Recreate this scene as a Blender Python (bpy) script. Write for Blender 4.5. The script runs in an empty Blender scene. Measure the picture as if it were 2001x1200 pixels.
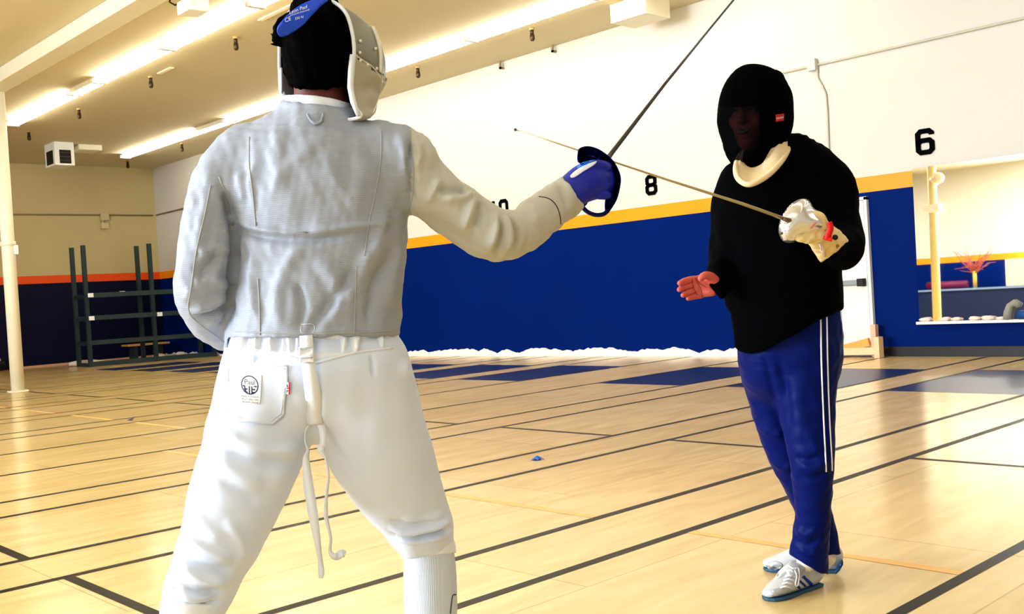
import bpy, bmesh, math, random
import numpy as np
from mathutils import Vector, Matrix
from mathutils.bvhtree import BVHTree
from mathutils.geometry import delaunay_2d_cdt

random.seed(7); np.random.seed(7)
scene = bpy.context.scene
COL = scene.collection
R = math.radians

# ------------------------------------------------------------------ camera
F, CX, CY, CAMH = 2022.0, 1000.5, 600.0, 1.1
_v1 = np.array([-895 - CX, -(694 - CY), -F]); _v2 = np.array([3150 - CX, -(440 - CY), -F])
_X = -_v1 / np.linalg.norm(_v1); _Y = _v2 / np.linalg.norm(_v2)
_X = _X - (_X @ _Y) * _Y; _X /= np.linalg.norm(_X)
_Z = np.cross(_X, _Y)
M = np.array([_X, _Y, _Z])                     # world = M @ cam
CAM = np.array([0.0, 0.0, CAMH])
cam_data = bpy.data.cameras.new('camera')
cam_data.sensor_width = 36.0
cam_data.lens = F / 2001.0 * 36.0
cam_data.clip_start = 0.05; cam_data.clip_end = 200
cam = bpy.data.objects.new('camera', cam_data)
COL.objects.link(cam)
_m = Matrix(M.tolist()).to_4x4(); _m.translation = Vector(CAM)
cam.matrix_world = _m
scene.camera = cam

def c_of(px, py, d):                           # camera-space point of a pixel at a depth
    return np.array([(px - CX) / F * d, -(py - CY) / F * d, -d])
def w_of(c):
    return np.asarray(c) @ M.T + CAM
def at(px, py, d):
    return w_of(c_of(px, py, d))
def on_plane(px, py, ax, val):
    r = M @ np.array([(px - CX) / F, -(py - CY) / F, -1.0])
    return CAM + r * ((val - CAM[ax]) / r[ax])
def project(P):
    c = (np.asarray(P, float) - CAM) @ M
    return CX + F * c[..., 0] / -c[..., 2], CY - F * c[..., 1] / -c[..., 2], -c[..., 2]

# ------------------------------------------------------------------ materials
def lin(c):
    return tuple((x / 255 / 12.92) if x / 255 <= 0.04045 else ((x / 255 + 0.055) / 1.055) ** 2.4 for x in c) + (1.0,)

def mat(name, rgb, rough=0.6, metal=0.0, spec=0.5, var=0.08, vscale=6.0, bump=0.0, bscale=60.0,
        bdist=0.002, weave=0.0, wscale=300.0, wdir='Z', coat=0.0, emit=None, estr=0.0, sheen=0.0, detail=3.0):
    m = bpy.data.materials.new(name); m.use_nodes = True
    nt = m.node_tree; N = nt.nodes; L = nt.links
    b = N['Principled BSDF']
    b.inputs['Roughness'].default_value = rough; b.inputs['Metallic'].default_value = metal
    b.inputs['Specular IOR Level'].default_value = spec
    b.inputs['Coat Weight'].default_value = coat
    b.inputs['Sheen Weight'].default_value = sheen
    tc = N.new('ShaderNodeTexCoord')
    n = N.new('ShaderNodeTexNoise'); n.inputs['Scale'].default_value = vscale; n.inputs['Detail'].default_value = detail
    L.new(tc.outputs['Object'], n.inputs['Vector'])
    mx = N.new('ShaderNodeMix'); mx.data_type = 'RGBA'
    c = lin(rgb)
    mx.inputs['A'].default_value = tuple(max(0, x * (1 - var)) for x in c[:3]) + (1,)
    mx.inputs['B'].default_value = tuple(min(1, x * (1 + var)) for x in c[:3]) + (1,)
    L.new(n.outputs['Fac'], mx.inputs['Factor'])
    L.new(mx.outputs['Result'], b.inputs['Base Color'])
    prev = None
    if bump > 0:
        n2 = N.new('ShaderNodeTexNoise'); n2.inputs['Scale'].default_value = bscale; n2.inputs['Detail'].default_value = 4
        L.new(tc.outputs['Object'], n2.inputs['Vector'])
        bp = N.new('ShaderNodeBump'); bp.inputs['Strength'].default_value = bump; bp.inputs['Distance'].default_value = bdist
        L.new(n2.outputs['Fac'], bp.inputs['Height']); prev = bp
    if weave > 0:
        w = N.new('ShaderNodeTexWave'); w.wave_type = 'BANDS'; w.bands_direction = wdir
        w.inputs['Scale'].default_value = wscale; w.inputs['Distortion'].default_value = 1.5
        w.inputs['Detail'].default_value = 2
        L.new(tc.outputs['Object'], w.inputs['Vector'])
        bp2 = N.new('ShaderNodeBump'); bp2.inputs['Strength'].default_value = weave; bp2.inputs['Distance'].default_value = 0.001
        L.new(w.outputs['Fac'], bp2.inputs['Height'])
        if prev: L.new(prev.outputs['Normal'], bp2.inputs['Normal'])
        prev = bp2
    if prev: L.new(prev.outputs['Normal'], b.inputs['Normal'])
    if emit is not None:
        b.inputs['Emission Color'].default_value = lin(emit); b.inputs['Emission Strength'].default_value = estr
    return m

def floor_mat():
    m = bpy.data.materials.new('maple_panel_floor'); m.use_nodes = True
    nt = m.node_tree; N = nt.nodes; L = nt.links; b = N['Principled BSDF']
    tc = N.new('ShaderNodeTexCoord')
    rot = N.new('ShaderNodeMapping'); rot.inputs['Rotation'].default_value = (0, 0, R(90)); rot.inputs['Location'].default_value = (0.33, 0.2, 0)
    L.new(tc.outputs['Object'], rot.inputs['Vector'])
    br = N.new('ShaderNodeTexBrick')
    br.inputs['Color1'].default_value = lin((225, 203, 150)); br.inputs['Color2'].default_value = lin((233, 211, 160))
    br.inputs['Mortar'].default_value = lin((196, 172, 122))
    br.inputs['Scale'].default_value = 1.0; br.inputs['Brick Width'].default_value = 2.44; br.inputs['Row Height'].default_value = 1.22
    br.inputs['Mortar Size'].default_value = 0.0035; br.inputs['Mortar Smooth'].default_value = 0.3; br.inputs['Bias'].default_value = 0.1
    L.new(rot.outputs['Vector'], br.inputs['Vector'])
    mp = N.new('ShaderNodeMapping'); mp.inputs['Scale'].default_value = (9.0, 1.6, 1.0)
    L.new(tc.outputs['Object'], mp.inputs['Vector'])
    n1 = N.new('ShaderNodeTexNoise'); n1.inputs['Scale'].default_value = 1.0; n1.inputs['Detail'].default_value = 6; n1.inputs['Distortion'].default_value = 0.8
    L.new(mp.outputs['Vector'], n1.inputs['Vector'])
    cr = N.new('ShaderNodeValToRGB'); cr.color_ramp.elements[0].position = 0.3; cr.color_ramp.elements[1].position = 0.72
    cr.color_ramp.elements[0].color = (0.84, 0.80, 0.70, 1); cr.color_ramp.elements[1].color = (1.04, 1.04, 1.03, 1)
    L.new(n1.outputs['Fac'], cr.inputs['Fac'])
    mul = N.new('ShaderNodeMix'); mul.data_type = 'RGBA'; mul.blend_type = 'MULTIPLY'; mul.inputs['Factor'].default_value = 0.9
    L.new(br.outputs['Color'], mul.inputs['A']); L.new(cr.outputs['Color'], mul.inputs['B'])
    n3 = N.new('ShaderNodeTexNoise'); n3.inputs['Scale'].default_value = 0.9; n3.inputs['Detail'].default_value = 3
    L.new(tc.outputs['Object'], n3.inputs['Vector'])
    cr2 = N.new('ShaderNodeValToRGB'); cr2.color_ramp.elements[0].position = 0.35; cr2.color_ramp.elements[1].position = 0.65
    cr2.color_ramp.elements[0].color = (1.0, 0.95, 0.86, 1); cr2.color_ramp.elements[1].color = (1, 1, 1, 1)
    L.new(n3.outputs['Fac'], cr2.inputs['Fac'])
    mul2 = N.new('ShaderNodeMix'); mul2.data_type = 'RGBA'; mul2.blend_type = 'MULTIPLY'; mul2.inputs['Factor'].default_value = 1.0
    L.new(mul.outputs['Result'], mul2.inputs['A']); L.new(cr2.outputs['Color'], mul2.inputs['B'])
    L.new(mul2.outputs['Result'], b.inputs['Base Color'])
    n2 = N.new('ShaderNodeTexNoise'); n2.inputs['Scale'].default_value = 5; n2.inputs['Detail'].default_value = 3
    L.new(tc.outputs['Object'], n2.inputs['Vector'])
    bp = N.new('ShaderNodeBump'); bp.inputs['Strength'].default_value = 0.05; bp.inputs['Distance'].default_value = 0.01
    L.new(n2.outputs['Fac'], bp.inputs['Height']); L.new(bp.outputs['Normal'], b.inputs['Normal'])
    b.inputs['Roughness'].default_value = 0.19; b.inputs['Specular IOR Level'].default_value = 0.5
    return m

# ------------------------------------------------------------------ objects
ORI = {}
def _register(o, loc):
    ORI[o.name] = np.array(loc, float)
def thing(name, label, cat, loc=(0, 0, 0), group=None, kind=None):
    o = bpy.data.objects.new(name, None); COL.objects.link(o)
    o.location = Vector(loc); o.empty_display_size = 0.1
    tag(o, label, cat, group, kind); _register(o, loc)
    return o
def tag(o, label=None, cat=None, group=None, kind=None):
    if label: o['label'] = label
    if cat: o['category'] = cat
    if group: o['group'] = group
    if kind: o['kind'] = kind
    return o
def mk(name, V, Fc, m, parent=None, smooth=False, loc=None, label=None, mids=None):
    """one mesh object from world-space vertices"""
    V = np.asarray(V, float)
    O = ORI[parent.name] if parent is not None else (np.array(loc, float) if loc is not None else np.zeros(3))
    me = bpy.data.meshes.new(name)
    me.from_pydata((V - O).tolist(), [], [tuple(int(i) for i in f) for f in Fc])
    ms = m if isinstance(m, (list, tuple)) else [m]
    for x in ms: me.materials.append(x)
    if mids is not None: me.polygons.foreach_set('material_index', np.asarray(mids, np.int32))
    if smooth: me.polygons.foreach_set('use_smooth', np.ones(len(me.polygons), bool))
    me.update()
    o = bpy.data.objects.new(name, me); COL.objects.link(o)
    if parent is not None: o.parent = parent
    else: o.location = Vector(O)
    _register(o, O)
    if label: o['label'] = label
    return o

class MB:
    """collects shapes; becomes ONE mesh"""
    def __init__(s): s.V = []; s.F = []; s.mid = []; s.cur = 0
    def add(s, V, Fc):
        b = len(s.V); s.V.extend([tuple(map(float, v)) for v in V])
        for f in Fc: s.F.append(tuple(b + int(i) for i in f)); s.mid.append(s.cur)
        return s
    def box(s, lo, hi, bev=0.0):
        (x0, y0, z0), (x1, y1, z1) = lo, hi
        V = [(x0,y0,z0),(x1,y0,z0),(x1,y1,z0),(x0,y1,z0),(x0,y0,z1),(x1,y0,z1),(x1,y1,z1),(x0,y1,z1)]
        return s.add(V, [(0,3,2,1),(4,5,6,7),(0,1,5,4),(1,2,6,5),(2,3,7,6),(3,0,4,7)])
    def bar(s, A, B, w, h, up=(0, 0, 1)):
        A = Vector(A); B = Vector(B); t = (B - A).normalized(); up = Vector(up)
        sd = t.cross(up)
        if sd.length < 1e-4: sd = t.cross(Vector((1, 0, 0)))
        sd.normalize(); u = sd.cross(t).normalized()
        V = [];
        for P in (A, B):
            for a, b in ((-1,-1),(1,-1),(1,1),(-1,1)): V.append(P + sd * a * w / 2 + u * b * h / 2)
        return s.add(V, [(0,1,2,3),(7,6,5,4),(0,4,5,1),(1,5,6,2),(2,6,7,3),(3,7,4,0)])
    def tube(s, pts, r, n=12, cap=True):
        pts = [Vector(p) for p in pts]; k = len(pts)
        rs = r if isinstance(r, (list, tuple, np.ndarray)) else [r] * k
        V = []; Fc = []; ref = None
        for i, p in enumerate(pts):
            t = (pts[min(i + 1, k - 1)] - pts[max(i - 1, 0)]).normalized()
            if ref is None:
                ref = t.orthogonal().normalized()
            else:
                ref = (ref - t * ref.dot(t)).normalized()
            bb = t.cross(ref)
            for j in range(n):
                a = 2 * math.pi * j / n
                V.append(p + (ref * math.cos(a) + bb * math.sin(a)) * rs[i])
        for i in range(k - 1):
            for j in range(n):
                Fc.append((i*n+j, i*n+(j+1)%n, (i+1)*n+(j+1)%n, (i+1)*n+j))
        if cap:
            Fc.append(tuple(range(n))[::-1]); Fc.append(tuple(range((k-1)*n, k*n)))
        return s.add(V, Fc)
    def ball(s, c, r, n=12, m=8, sc=(1, 1, 1)):
        V = []; Fc = []; c = np.array(c, float)
        for i in range(m + 1):
            th = math.pi * i / m
            for j in range(n):
                a = 2 * math.pi * j / n
                V.append(c + r * np.array([math.sin(th)*math.cos(a)*sc[0], math.sin(th)*math.sin(a)*sc[1], math.cos(th)*sc[2]]))
        for i in range(m):
            for j in range(n):
                Fc.append((i*n+j, (i+1)*n+j, (i+1)*n+(j+1)%n, i*n+(j+1)%n))
        return s.add(V, Fc)
    def quad(s, a, b, c, d): return s.add([a, b, c, d], [(0, 1, 2, 3)])
    def build(s, name, m, parent=None, smooth=False, loc=None, label=None, bevel=0.0):
        o = mk(name, s.V, s.F, m, parent, smooth, loc, label, s.mid if isinstance(m, (list, tuple)) else None)
        if bevel > 0:
            b = o.modifiers.new('bevel', 'BEVEL'); b.width = bevel; b.segments = 2; b.limit_method = 'ANGLE'
        return o

def stroke2d(paths, w):
    """thick mitred strokes in 2-D -> (verts, quads)"""
    V = []; Fc = []
    for pts, closed in paths:
        P = [np.array(p, float) for p in pts]; n = len(P); b = len(V)
        for i in range(n):
            a = P[i - 1] if (closed or i > 0) else None
            c = P[(i + 1) % n] if (closed or i < n - 1) else None
            d1 = (P[i] - a) if a is not None else (c - P[i]); d2 = (c - P[i]) if c is not None else d1
            d1 = d1 / np.linalg.norm(d1); d2 = d2 / np.linalg.norm(d2)
            n1 = np.array([-d1[1], d1[0]]); n2 = np.array([-d2[1], d2[0]])
            mt = n1 + n2; mt /= max(np.linalg.norm(mt), 1e-6); k = 1 / max(mt @ n1, 0.5)
            V.append(P[i] + mt * w / 2 * k); V.append(P[i] - mt * w / 2 * k)
        for i in range(n if closed else n - 1):
            j = (i + 1) % n
            Fc.append((b + 2*i, b + 2*i + 1, b + 2*j + 1, b + 2*j))
    return V, Fc

def text2d(s, size=1.0, font_shear=0.0):
    """flat mesh of a piece of writing in 2-D (x right, y up), centred"""
    cu = bpy.data.curves.new('writing', 'FONT'); cu.body = s; cu.size = size; cu.align_x = 'CENTER'; cu.align_y = 'CENTER'
    cu.resolution_u = 3; cu.shear = font_shear
    o = bpy.data.objects.new('writing', cu); COL.objects.link(o)
    dg = bpy.context.evaluated_depsgraph_get()
    me = bpy.data.meshes.new_from_object(o.evaluated_get(dg))
    V = [(v.co.x, v.co.y) for v in me.vertices]; Fc = [tuple(p.vertices) for p in me.polygons]
    bpy.data.objects.remove(o); bpy.data.curves.remove(cu); bpy.data.meshes.remove(me)
    return V, Fc
# ------------------------------------------------------------------ the room
D, XL, ZC, XR, YB = 12.6, -27.62, 5.2, 9.0, -9.0
m_floor = floor_mat()
m_lineblack = mat('black_floor_line', (14, 9, 7), 0.4, var=0.15, vscale=20, spec=.2)
m_lineorange = mat('faded_orange_floor_line', (244, 190, 112), 0.35, var=0.1, vscale=3)
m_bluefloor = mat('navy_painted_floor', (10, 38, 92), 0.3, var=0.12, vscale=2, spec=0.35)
m_cream = mat('cream_painted_wall', (214, 212, 206), 0.6, var=0.03, vscale=1.5, bump=0.1, bscale=30)
m_blue = mat('blue_painted_wall', (0, 36, 112), 0.5, var=0.08, vscale=1.0, bump=0.1, bscale=40, spec=0.05)
m_orange = mat('orange_painted_stripe', (255, 158, 20), 0.45, var=0.05, vscale=2)
m_cream_shade = mat('shaded_cream_wall', (196, 180, 136), 0.6, var=0.05, vscale=0.8, bump=0.1, bscale=30)  # shade of the left wall is mixed into this and the next two colours
m_blue_shade = mat('shaded_blue_wall', (6, 10, 48), 0.5, var=0.1, vscale=1.0, spec=0.25)
m_orange_shade = mat('shaded_orange_stripe', (232, 86, 10), 0.45, var=0.05, vscale=2)
m_ceil = mat('tan_painted_ceiling', (208, 198, 168), 0.75, var=0.06, vscale=0.7, bump=0.15, bscale=20)
m_white = mat('white_enamel', (240, 240, 236), 0.4, var=0.03)
m_offw = mat('offwhite_paint', (232, 226, 205), 0.45, var=0.05)
m_dark = mat('dark_recess', (14, 13, 12), 0.6)
m_black = mat('black_rubber', (16, 17, 19), 0.5)

fl = MB()
fl.box((XL, YB, -0.08), (XR, D, 0.0))
EDGES = [(-1.61, -2.86), (-3.38, -4.62), (-5.14, -6.39), (-6.93, -8.17), (-9.48, -10.72), (-11.26, -12.5), (-13.05, -14.29), (-14.84, -16.08), (-16.62, -17.86), (-18.4, -19.64), (-20.2, -21.4), (-22.0, -23.2), (0.16, -1.08)]
def strip(mid, x0, y0, x1, y1, z):
    fl.cur = mid
    fl.quad((x0, y0, z), (x1, y0, z), (x1, y1, z), (x0, y1, z))
for a, b in EDGES:
    far = b < -12.6
    ya, yb_ = -4.0, 12.5
    for x in (a, b):
        strip(1, x - 0.025, ya, x + 0.025, yb_, 0.0012)
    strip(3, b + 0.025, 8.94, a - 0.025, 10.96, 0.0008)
    strip(1, b + 0.025, 5.745, a - 0.025, 5.795, 0.001)
    strip(1, b + 0.025, 1.575, a - 0.025, 1.625, 0.001)
    yo = 3.66 if b > -9 else 4.5
    strip(2, b + 0.025, yo - 0.028, a - 0.025, yo + 0.028, 0.001)
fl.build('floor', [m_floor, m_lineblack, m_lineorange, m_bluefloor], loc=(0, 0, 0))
tag(bpy.data.objects['floor'], kind='structure')

def struct(o): o['kind'] = 'structure'; return o
def dado_wall(name, A, B, mats, n_out):
    """painted wall from A to B (2-D): blue to 2.13, stripe to 2.33, cream above"""
    mb = MB(); T = 0.12
    A = np.array(A, float); B = np.array(B, float); n = np.array(n_out, float)
    for k, (z0, z1) in enumerate(((0, 2.13), (2.13, 2.33), (2.33, ZC))):
        mb.cur = k
        a0, b0 = A, B; a1, b1 = A + n * T, B + n * T
        P = [(*a0, z0), (*b0, z0), (*b1, z0), (*a1, z0), (*a0, z1), (*b0, z1), (*b1, z1), (*a1, z1)]
        mb.add(P, [(0,1,5,4),(2,3,7,6),(1,2,6,5),(3,0,4,7)] + ([(3,2,1,0)] if k == 0 else []) + ([(4,5,6,7)] if k == 2 else []))
    return struct(mb.build(name, mats))
dado_wall('wall_right', (XL, D), (XR, D), [m_blue, m_orange, m_cream], (0, 1))
dado_wall('wall_left', (XL, YB), (XL, D), [m_blue_shade, m_orange_shade, m_cream_shade], (-1, 0))
dado_wall('wall_front', (XL, YB), (XR, YB), [m_blue, m_orange, m_cream], (0, -1))
dado_wall('wall_back', (XR, YB), (XR, D), [m_cream, m_orange, m_cream], (1, 0))
mb = MB(); mb.box((XL, YB, ZC), (XR, D, ZC + 0.1)); struct(mb.build('ceiling', m_ceil))
# beam under the ceiling + the round column below it
mb = MB(); mb.box((XL, 5.52, 4.98), (XR, 5.84, ZC)); struct(mb.build('trim_1', m_offw, bevel=0.01))
col = thing('column', 'cream round steel column standing under the white ceiling beam at the left edge', 'column', (-18.23, 5.73, 0), kind='structure')
mb = MB(); mb.tube([(-18.23, 5.73, 0), (-18.23, 5.73, 5.0)], 0.105, 24); mb.build('shaft', m_offw, col, True)
mb = MB(); mb.tube([(-18.23, 5.73, 2.42), (-18.23, 5.73, 2.5)], 0.122, 24); mb.build('collar', m_offw, col, True)
mb = MB(); mb.box((-18.36, 5.6, 0), (-18.1, 5.86, 0.02)); mb.build('base_plate', m_offw, col)
hk = at(31, 488, 17.2)
mb = MB(); mb.bar((-18.17, 5.80, hk[2]), (hk[0], hk[1], hk[2]), 0.05, 0.05); mb.box((hk[0]-.035, hk[1]-.03, hk[2]-.075), (hk[0]+.035, hk[1]+.03, hk[2]+.075)); mb.build('outlet_box', m_white, col, bevel=0.006)

# rough torn edge along the foot of the blue wall, then the black cove base
mb = MB(); xs = np.arange(-27.6, -7.35, 0.05); V = []; Fc = []
h = 0.055
for i, x in enumerate(xs):
    h = min(0.13, max(0.035, h + random.uniform(-0.025, 0.025)))
    V += [(x, D - 0.035 - random.random() * 0.02, 0.0), (x, D - 0.03, h), (x, D, h + 0.01)]
    if i: b0 = 3 * (i - 1); Fc += [(b0, b0 + 3, b0 + 4, b0 + 1), (b0 + 1, b0 + 4, b0 + 5, b0 + 2)]
m_torn = mat('torn_white_plaster_edge', (246, 242, 236), 0.8, var=0.05, bump=0.6, bscale=40, bdist=0.01)
struct(mk('baseboard_right', V, Fc, m_torn))
mb = MB(); mb.box((-6.52, D - 0.02, 0.0), (XR, D, 0.125)); struct(mb.build('baseboard_right', m_black, bevel=0.004))

# door
dr = thing('door_1', 'white fire door with a grey push bar, half hidden by the coach', 'door', (-7.05, D, 0), kind='structure')
mb = MB(); mb.box((-7.52, D - 0.05, 0.01), (-6.62, D, 2.03)); mb.build('door_leaf', m_white, dr, bevel=0.004)
mb = MB(); mb.box((-6.61, D - 0.06, 0.0), (-6.57, D, 2.07)); mb.box((-7.58, D - 0.06, 0), (-7.53, D, 2.07)); mb.box((-7.58, D - 0.06, 2.035), (-6.57, D, 2.075)); mb.build('door_frame', m_white, dr)
zb = on_plane(1680, 552, 1, D - 0.1)[2]
m_grey = mat('brushed_grey_metal', (150, 155, 160), 0.35, 0.6)
mb = MB(); mb.box((-7.5, D - 0.13, zb - 0.035), (-6.72, D - 0.09, zb + 0.035)); hb = mb.build('push_bar', m_grey, dr, bevel=0.01)
mb = MB(); mb.box((-6.73, D - 0.14, zb - 0.05), (-6.64, D - 0.05, zb + 0.05)); mb.build('bar_end_cap', m_black, dr, bevel=0.008)

# tilted wall mirror on its white ledge
MT = R(1.2); mz0, mz1 = 0.44, 2.352
m_mirror = bpy.data.materials.new('mirror_glass'); m_mirror.use_nodes = True
_b = m_mirror.node_tree.nodes['Principled BSDF']; _b.inputs['Metallic'].default_value = 1.0; _b.inputs['Roughness'].default_value = 0.015
_n = m_mirror.node_tree.nodes.new('ShaderNodeRGB'); _n.outputs[0].default_value = (0.93, 0.94, 0.92, 1)
m_mirror.node_tree.links.new(_n.outputs[0], _b.inputs['Base Color'])
mir = thing('wall_mirror', 'large frameless mirror on the blue wall beneath the number 6', 'mirror', (-3.5, D, mz0))
ym0 = D - 0.07; ym1 = ym0 + (mz1 - mz0) * math.tan(MT)
mb = MB(); P = [(-5.95, ym0, mz0), (-1.2, ym0, mz0), (-1.2, ym1, mz1), (-5.95, ym1, mz1)]
mb.add(P, [(0, 1, 2, 3)]); mb.build('mirror_glass', m_mirror, mir)
m_edge = mat('mirror_edge', (70, 96, 120), 0.3)
mb = MB(); mb.add(P + [(x, D - 0.005, z) for x, _, z in P], [(0, 3, 7, 4), (1, 5, 6, 2), (2, 6, 7, 3)]); mb.build('backing', m_edge, mir)
mb = MB(); mb.box((-5.97, D - 0.13, 0.405), (-1.2, D, 0.44)); struct(mb.build('trim_2', m_white, bevel=0.004))
_mn = np.array([0, -math.cos(MT), math.sin(MT)])
def refl(px, py, Yc):
    """the point on the plane y = Yc that the mirror shows at a pixel"""
    r = M @ np.array([(px - CX) / F, -(py - CY) / F, -1.0])
    p0 = np.array([0, ym0, mz0]); t = ((p0 - CAM) @ _mn) / (r @ _mn); h = CAM + r * t
    q = r - 2 * (r @ _mn) * _mn
    return h + q * ((Yc - h[1]) / q[1])
# scraps of foam lying on the ledge
m_foam = mat('pinkish_white_foam', (240, 222, 212), 0.8, var=0.08, bump=0.5, bscale=40, bdist=0.01)
for k, (px, s) in enumerate(((1808, .05), (1846, .045), (1868, .04), (1903, .045), (1930, .05), (1955, .035))):
    p = on_plane(px, 622, 1, D - 0.1)
    mb = MB()
    mb.ball((0, 0, 0), 1.0, 10, 7)
    V = np.array(mb.V); rs = np.random.RandomState(k)
    V *= (1 + 0.25 * np.sin(V[:, [0]] * 4 + k) * np.cos(V[:, [1]] * 5)) * np.array([s * 1.5, .03, s * .55])
    V += np.array([p[0], D - 0.1, 0.44 + s * .5])
    o = mk('foam_scrap', V, mb.F, m_foam, None, True, loc=(p[0], D - 0.1, 0.44))
    tag(o, 'small crumpled pinkish white scrap lying on the mirror ledge', 'scrap', 'foam scraps on the mirror ledge')
# grey hood-shaped device and blue roll at the right end of the ledge
m_gdev = mat('grey_plastic', (150, 150, 138), 0.5, var=0.15, vscale=30)
p = on_plane(1974, 606, 1, D - 0.1)
mb = MB(); s = [(p[0] - .04, D - .1, .44), (p[0] - .03, D - .1, .52), (p[0], D - .1, .60), (p[0] + .05, D - .1, .635), (p[0] + .1, D - .1, .60)]
mb.tube(s, [.045, .045, .042, .04, .035], 14)
o = mb.build('grey_device', m_gdev, None, True, loc=(p[0], D - .1, .44)); tag(o, 'small grey hooded device standing on the mirror ledge', 'device')
m_broll = mat('blue_plastic', (20, 80, 150), 0.4)
mb = MB(); mb.tube([(p[0] + .09, D - .1, .49), (p[0] + .3, D - .1, .49)], .05, 16); mb.tube([(p[0] + .301, D - .1, .49), (p[0] + .33, D - .1, .49)], .03, 16)
o = mb.build('blue_roll', m_broll, None, True, loc=(p[0] + .2, D - .1, .44)); tag(o, 'blue roll lying beside the grey device on the mirror ledge', 'roll')

# ---- what the mirror shows: the opposite side of the hall
cp = refl(1826, 480, -3.5)
c2 = thing('column', 'cream round column seen only as a reflection in the wall mirror', 'column', (cp[0], -3.5, 0), kind='structure')
mb = MB(); mb.tube([(cp[0], -3.5, 0), (cp[0], -3.5, ZC)], 0.115, 20); mb.build('shaft', mat('tan_column_paint', (222, 202, 150), 0.5), c2, True)
z = refl(1826, 408, -3.5)[2]
mb = MB(); mb.box((cp[0] - .2, -3.62, z - .11), (cp[0] + .26, -3.3, z + .11)); mb.build('outlet_box', m_white, c2, bevel=0.01)
z = refl(1838, 352, -3.5)[2]
mb = MB(); mb.tube([(cp[0], -3.4, z + .05), (cp[0] + .2, -3.35, z)], [.05, .15], 16); mb.ball((cp[0] + .25, -3.35, z + .05), .16); mb.build('loudspeaker', m_offw, c2, True)
p0 = refl(1800, 572, -7.8); p1 = refl(2001, 553, -7.8); zt = (p0[2] + p1[2]) / 2
pt = thing('low_partition', 'low dark blue partition with a pale top rail, reflected in the mirror', 'partition', ((p0[0] + p1[0]) / 2, -8.2, 0))
xa, xb = p0[0] - 1.5, p1[0] + 2.5
mb = MB(); mb.box((xa, -8.6, 0), (xb, -7.8, zt - 0.06)); mb.build('panel', mat('dark_blue_panel', (4, 30, 82), 0.5), pt)
mb = MB(); mb.box((xa, -8.65, zt - 0.06), (xb, -7.75, zt)); mb.build('top_rail', mat('pale_blue_rail', (120, 145, 190), 0.5), pt)
q = refl(1860, 558, -8.2)
mb = MB(); mb.tube([(q[0] - .8, -8.2, zt + .13), (q[0] + .5, -8.2, zt + .13)], .13, 16)
o = mb.build('rolled_mat', mat('magenta_vinyl', (110, 8, 70), 0.5), None, True, loc=(q[0], -8.2, zt)); tag(o, 'magenta rolled mat on the blue partition in the reflection', 'mat')
q = refl(1905, 545, -8.1); q2 = refl(1908, 500, -8.1)
pl = thing('dried_branch', 'reddish bare branch arrangement on a yellow post in the reflection', 'plant', (q[0], -8.1, zt))
mb = MB(); mb.tube([(q[0], -8.1, zt + .01), (q[0], -8.1, q[2] + .25)], .06, 10); mb.build('post', mat('yellow_wood', (232, 180, 70), 0.5), pl, True)
mb = MB(); rs = random.Random(3)
for k in range(46):
    a = Vector((q[0] + rs.uniform(-.1, .1), -8.1 + rs.uniform(-.05, .05), q[2] + .2))
    b_ = Vector((q[0] + rs.uniform(-.55, .75), -8.1 + rs.uniform(-.4, .4), q[2] + rs.uniform(.25, 1.0)))
    mid = (a + b_) / 2 + Vector((rs.uniform(-.15, .15), 0, rs.uniform(0, .15)))
    mb.tube([a, mid, b_], [.012, .01, .005], 5)
mb.build('branches', mat('dull_red_twigs', (180, 90, 80), 0.7), pl)
q = refl(1990, 530, -8.2); q3 = refl(1973, 520, -8.2)
mb = MB(); mb.box((q3[0], -8.55, zt + .005), (q3[0] + 1.6, -7.85, refl(1975, 507, -8.2)[2]))
o = mb.build('storage_box', mat('beige_board', (224, 208, 184), 0.6), None, loc=(q3[0] + .8, -8.2, zt), bevel=.01); tag(o, 'beige storage box on the partition in the reflection', 'box')

# ---- numbers on the wall
m_num = mat('black_painted_number', (10, 10, 12), 0.9, spec=.05)
def rrect(x0, y0, x1, y1, r):
    return [(x0 + r, y0), (x1 - r, y0), (x1, y0 + r), (x1, y1 - r), (x1 - r, y1), (x0 + r, y1), (x0, y1 - r), (x0, y0 + r)]
GL = {'6': [(rrect(0, 0, .62, .56, .12), True), ([(0, .3), (0, .88), (.12, 1), (.5, 1), (.62, .88), (.62, .8)], False)],
      '8': [(rrect(0, 0, .62, .5, .12), True), (rrect(.02, .5, .6, 1, .12), True)],
      '0': [(rrect(0, 0, .6, 1, .12), True)],
      '1': [([(.3, 0), (.3, 1.08)], False), ([(.06, .84), (.3, 1.0)], False)]}
def number(s, px0, px1, py_top, py_bot, label):
    a = on_plane((px0 + px1) / 2, py_top, 1, D); b = on_plane((px0 + px1) / 2, py_bot, 1, D)
    l = on_plane(px0, (py_top + py_bot) / 2, 1, D); r = on_plane(px1, (py_top + py_bot) / 2, 1, D)
    W = r[0] - l[0]; H = a[2] - b[2]; n = len(s); sw = 0.235
    mb = MB()
    for i, ch in enumerate(s):
        V, Fc = stroke2d(GL[ch], sw)
        V = np.array(V); cw = 0.9
        V[:, 0] = (V[:, 0] + .1 + i * cw) / (0.82 + (n - 1) * cw) * W + l[0]
        V[:, 1] = (V[:, 1] + .1) / 1.2 * H + b[2]
        k = len(V)
        P = [(x, D - 0.006, z) for x, z in V]
        mb.add(P, [f[::-1] for f in Fc]); 
    o = mb.build('wall_number', m_num, None, loc=(l[0] + W / 2, D, b[2])); tag(o, label, 'number')
    sm = o.modifiers.new('thick', 'SOLIDIFY'); sm.thickness = 0.006
number('6', 1790, 1826, 252, 302, 'large black number 6 painted on the cream wall above the mirror')
number('8', 1262, 1284, 342, 381, 'black number 8 painted on the cream wall between the fencers')
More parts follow.
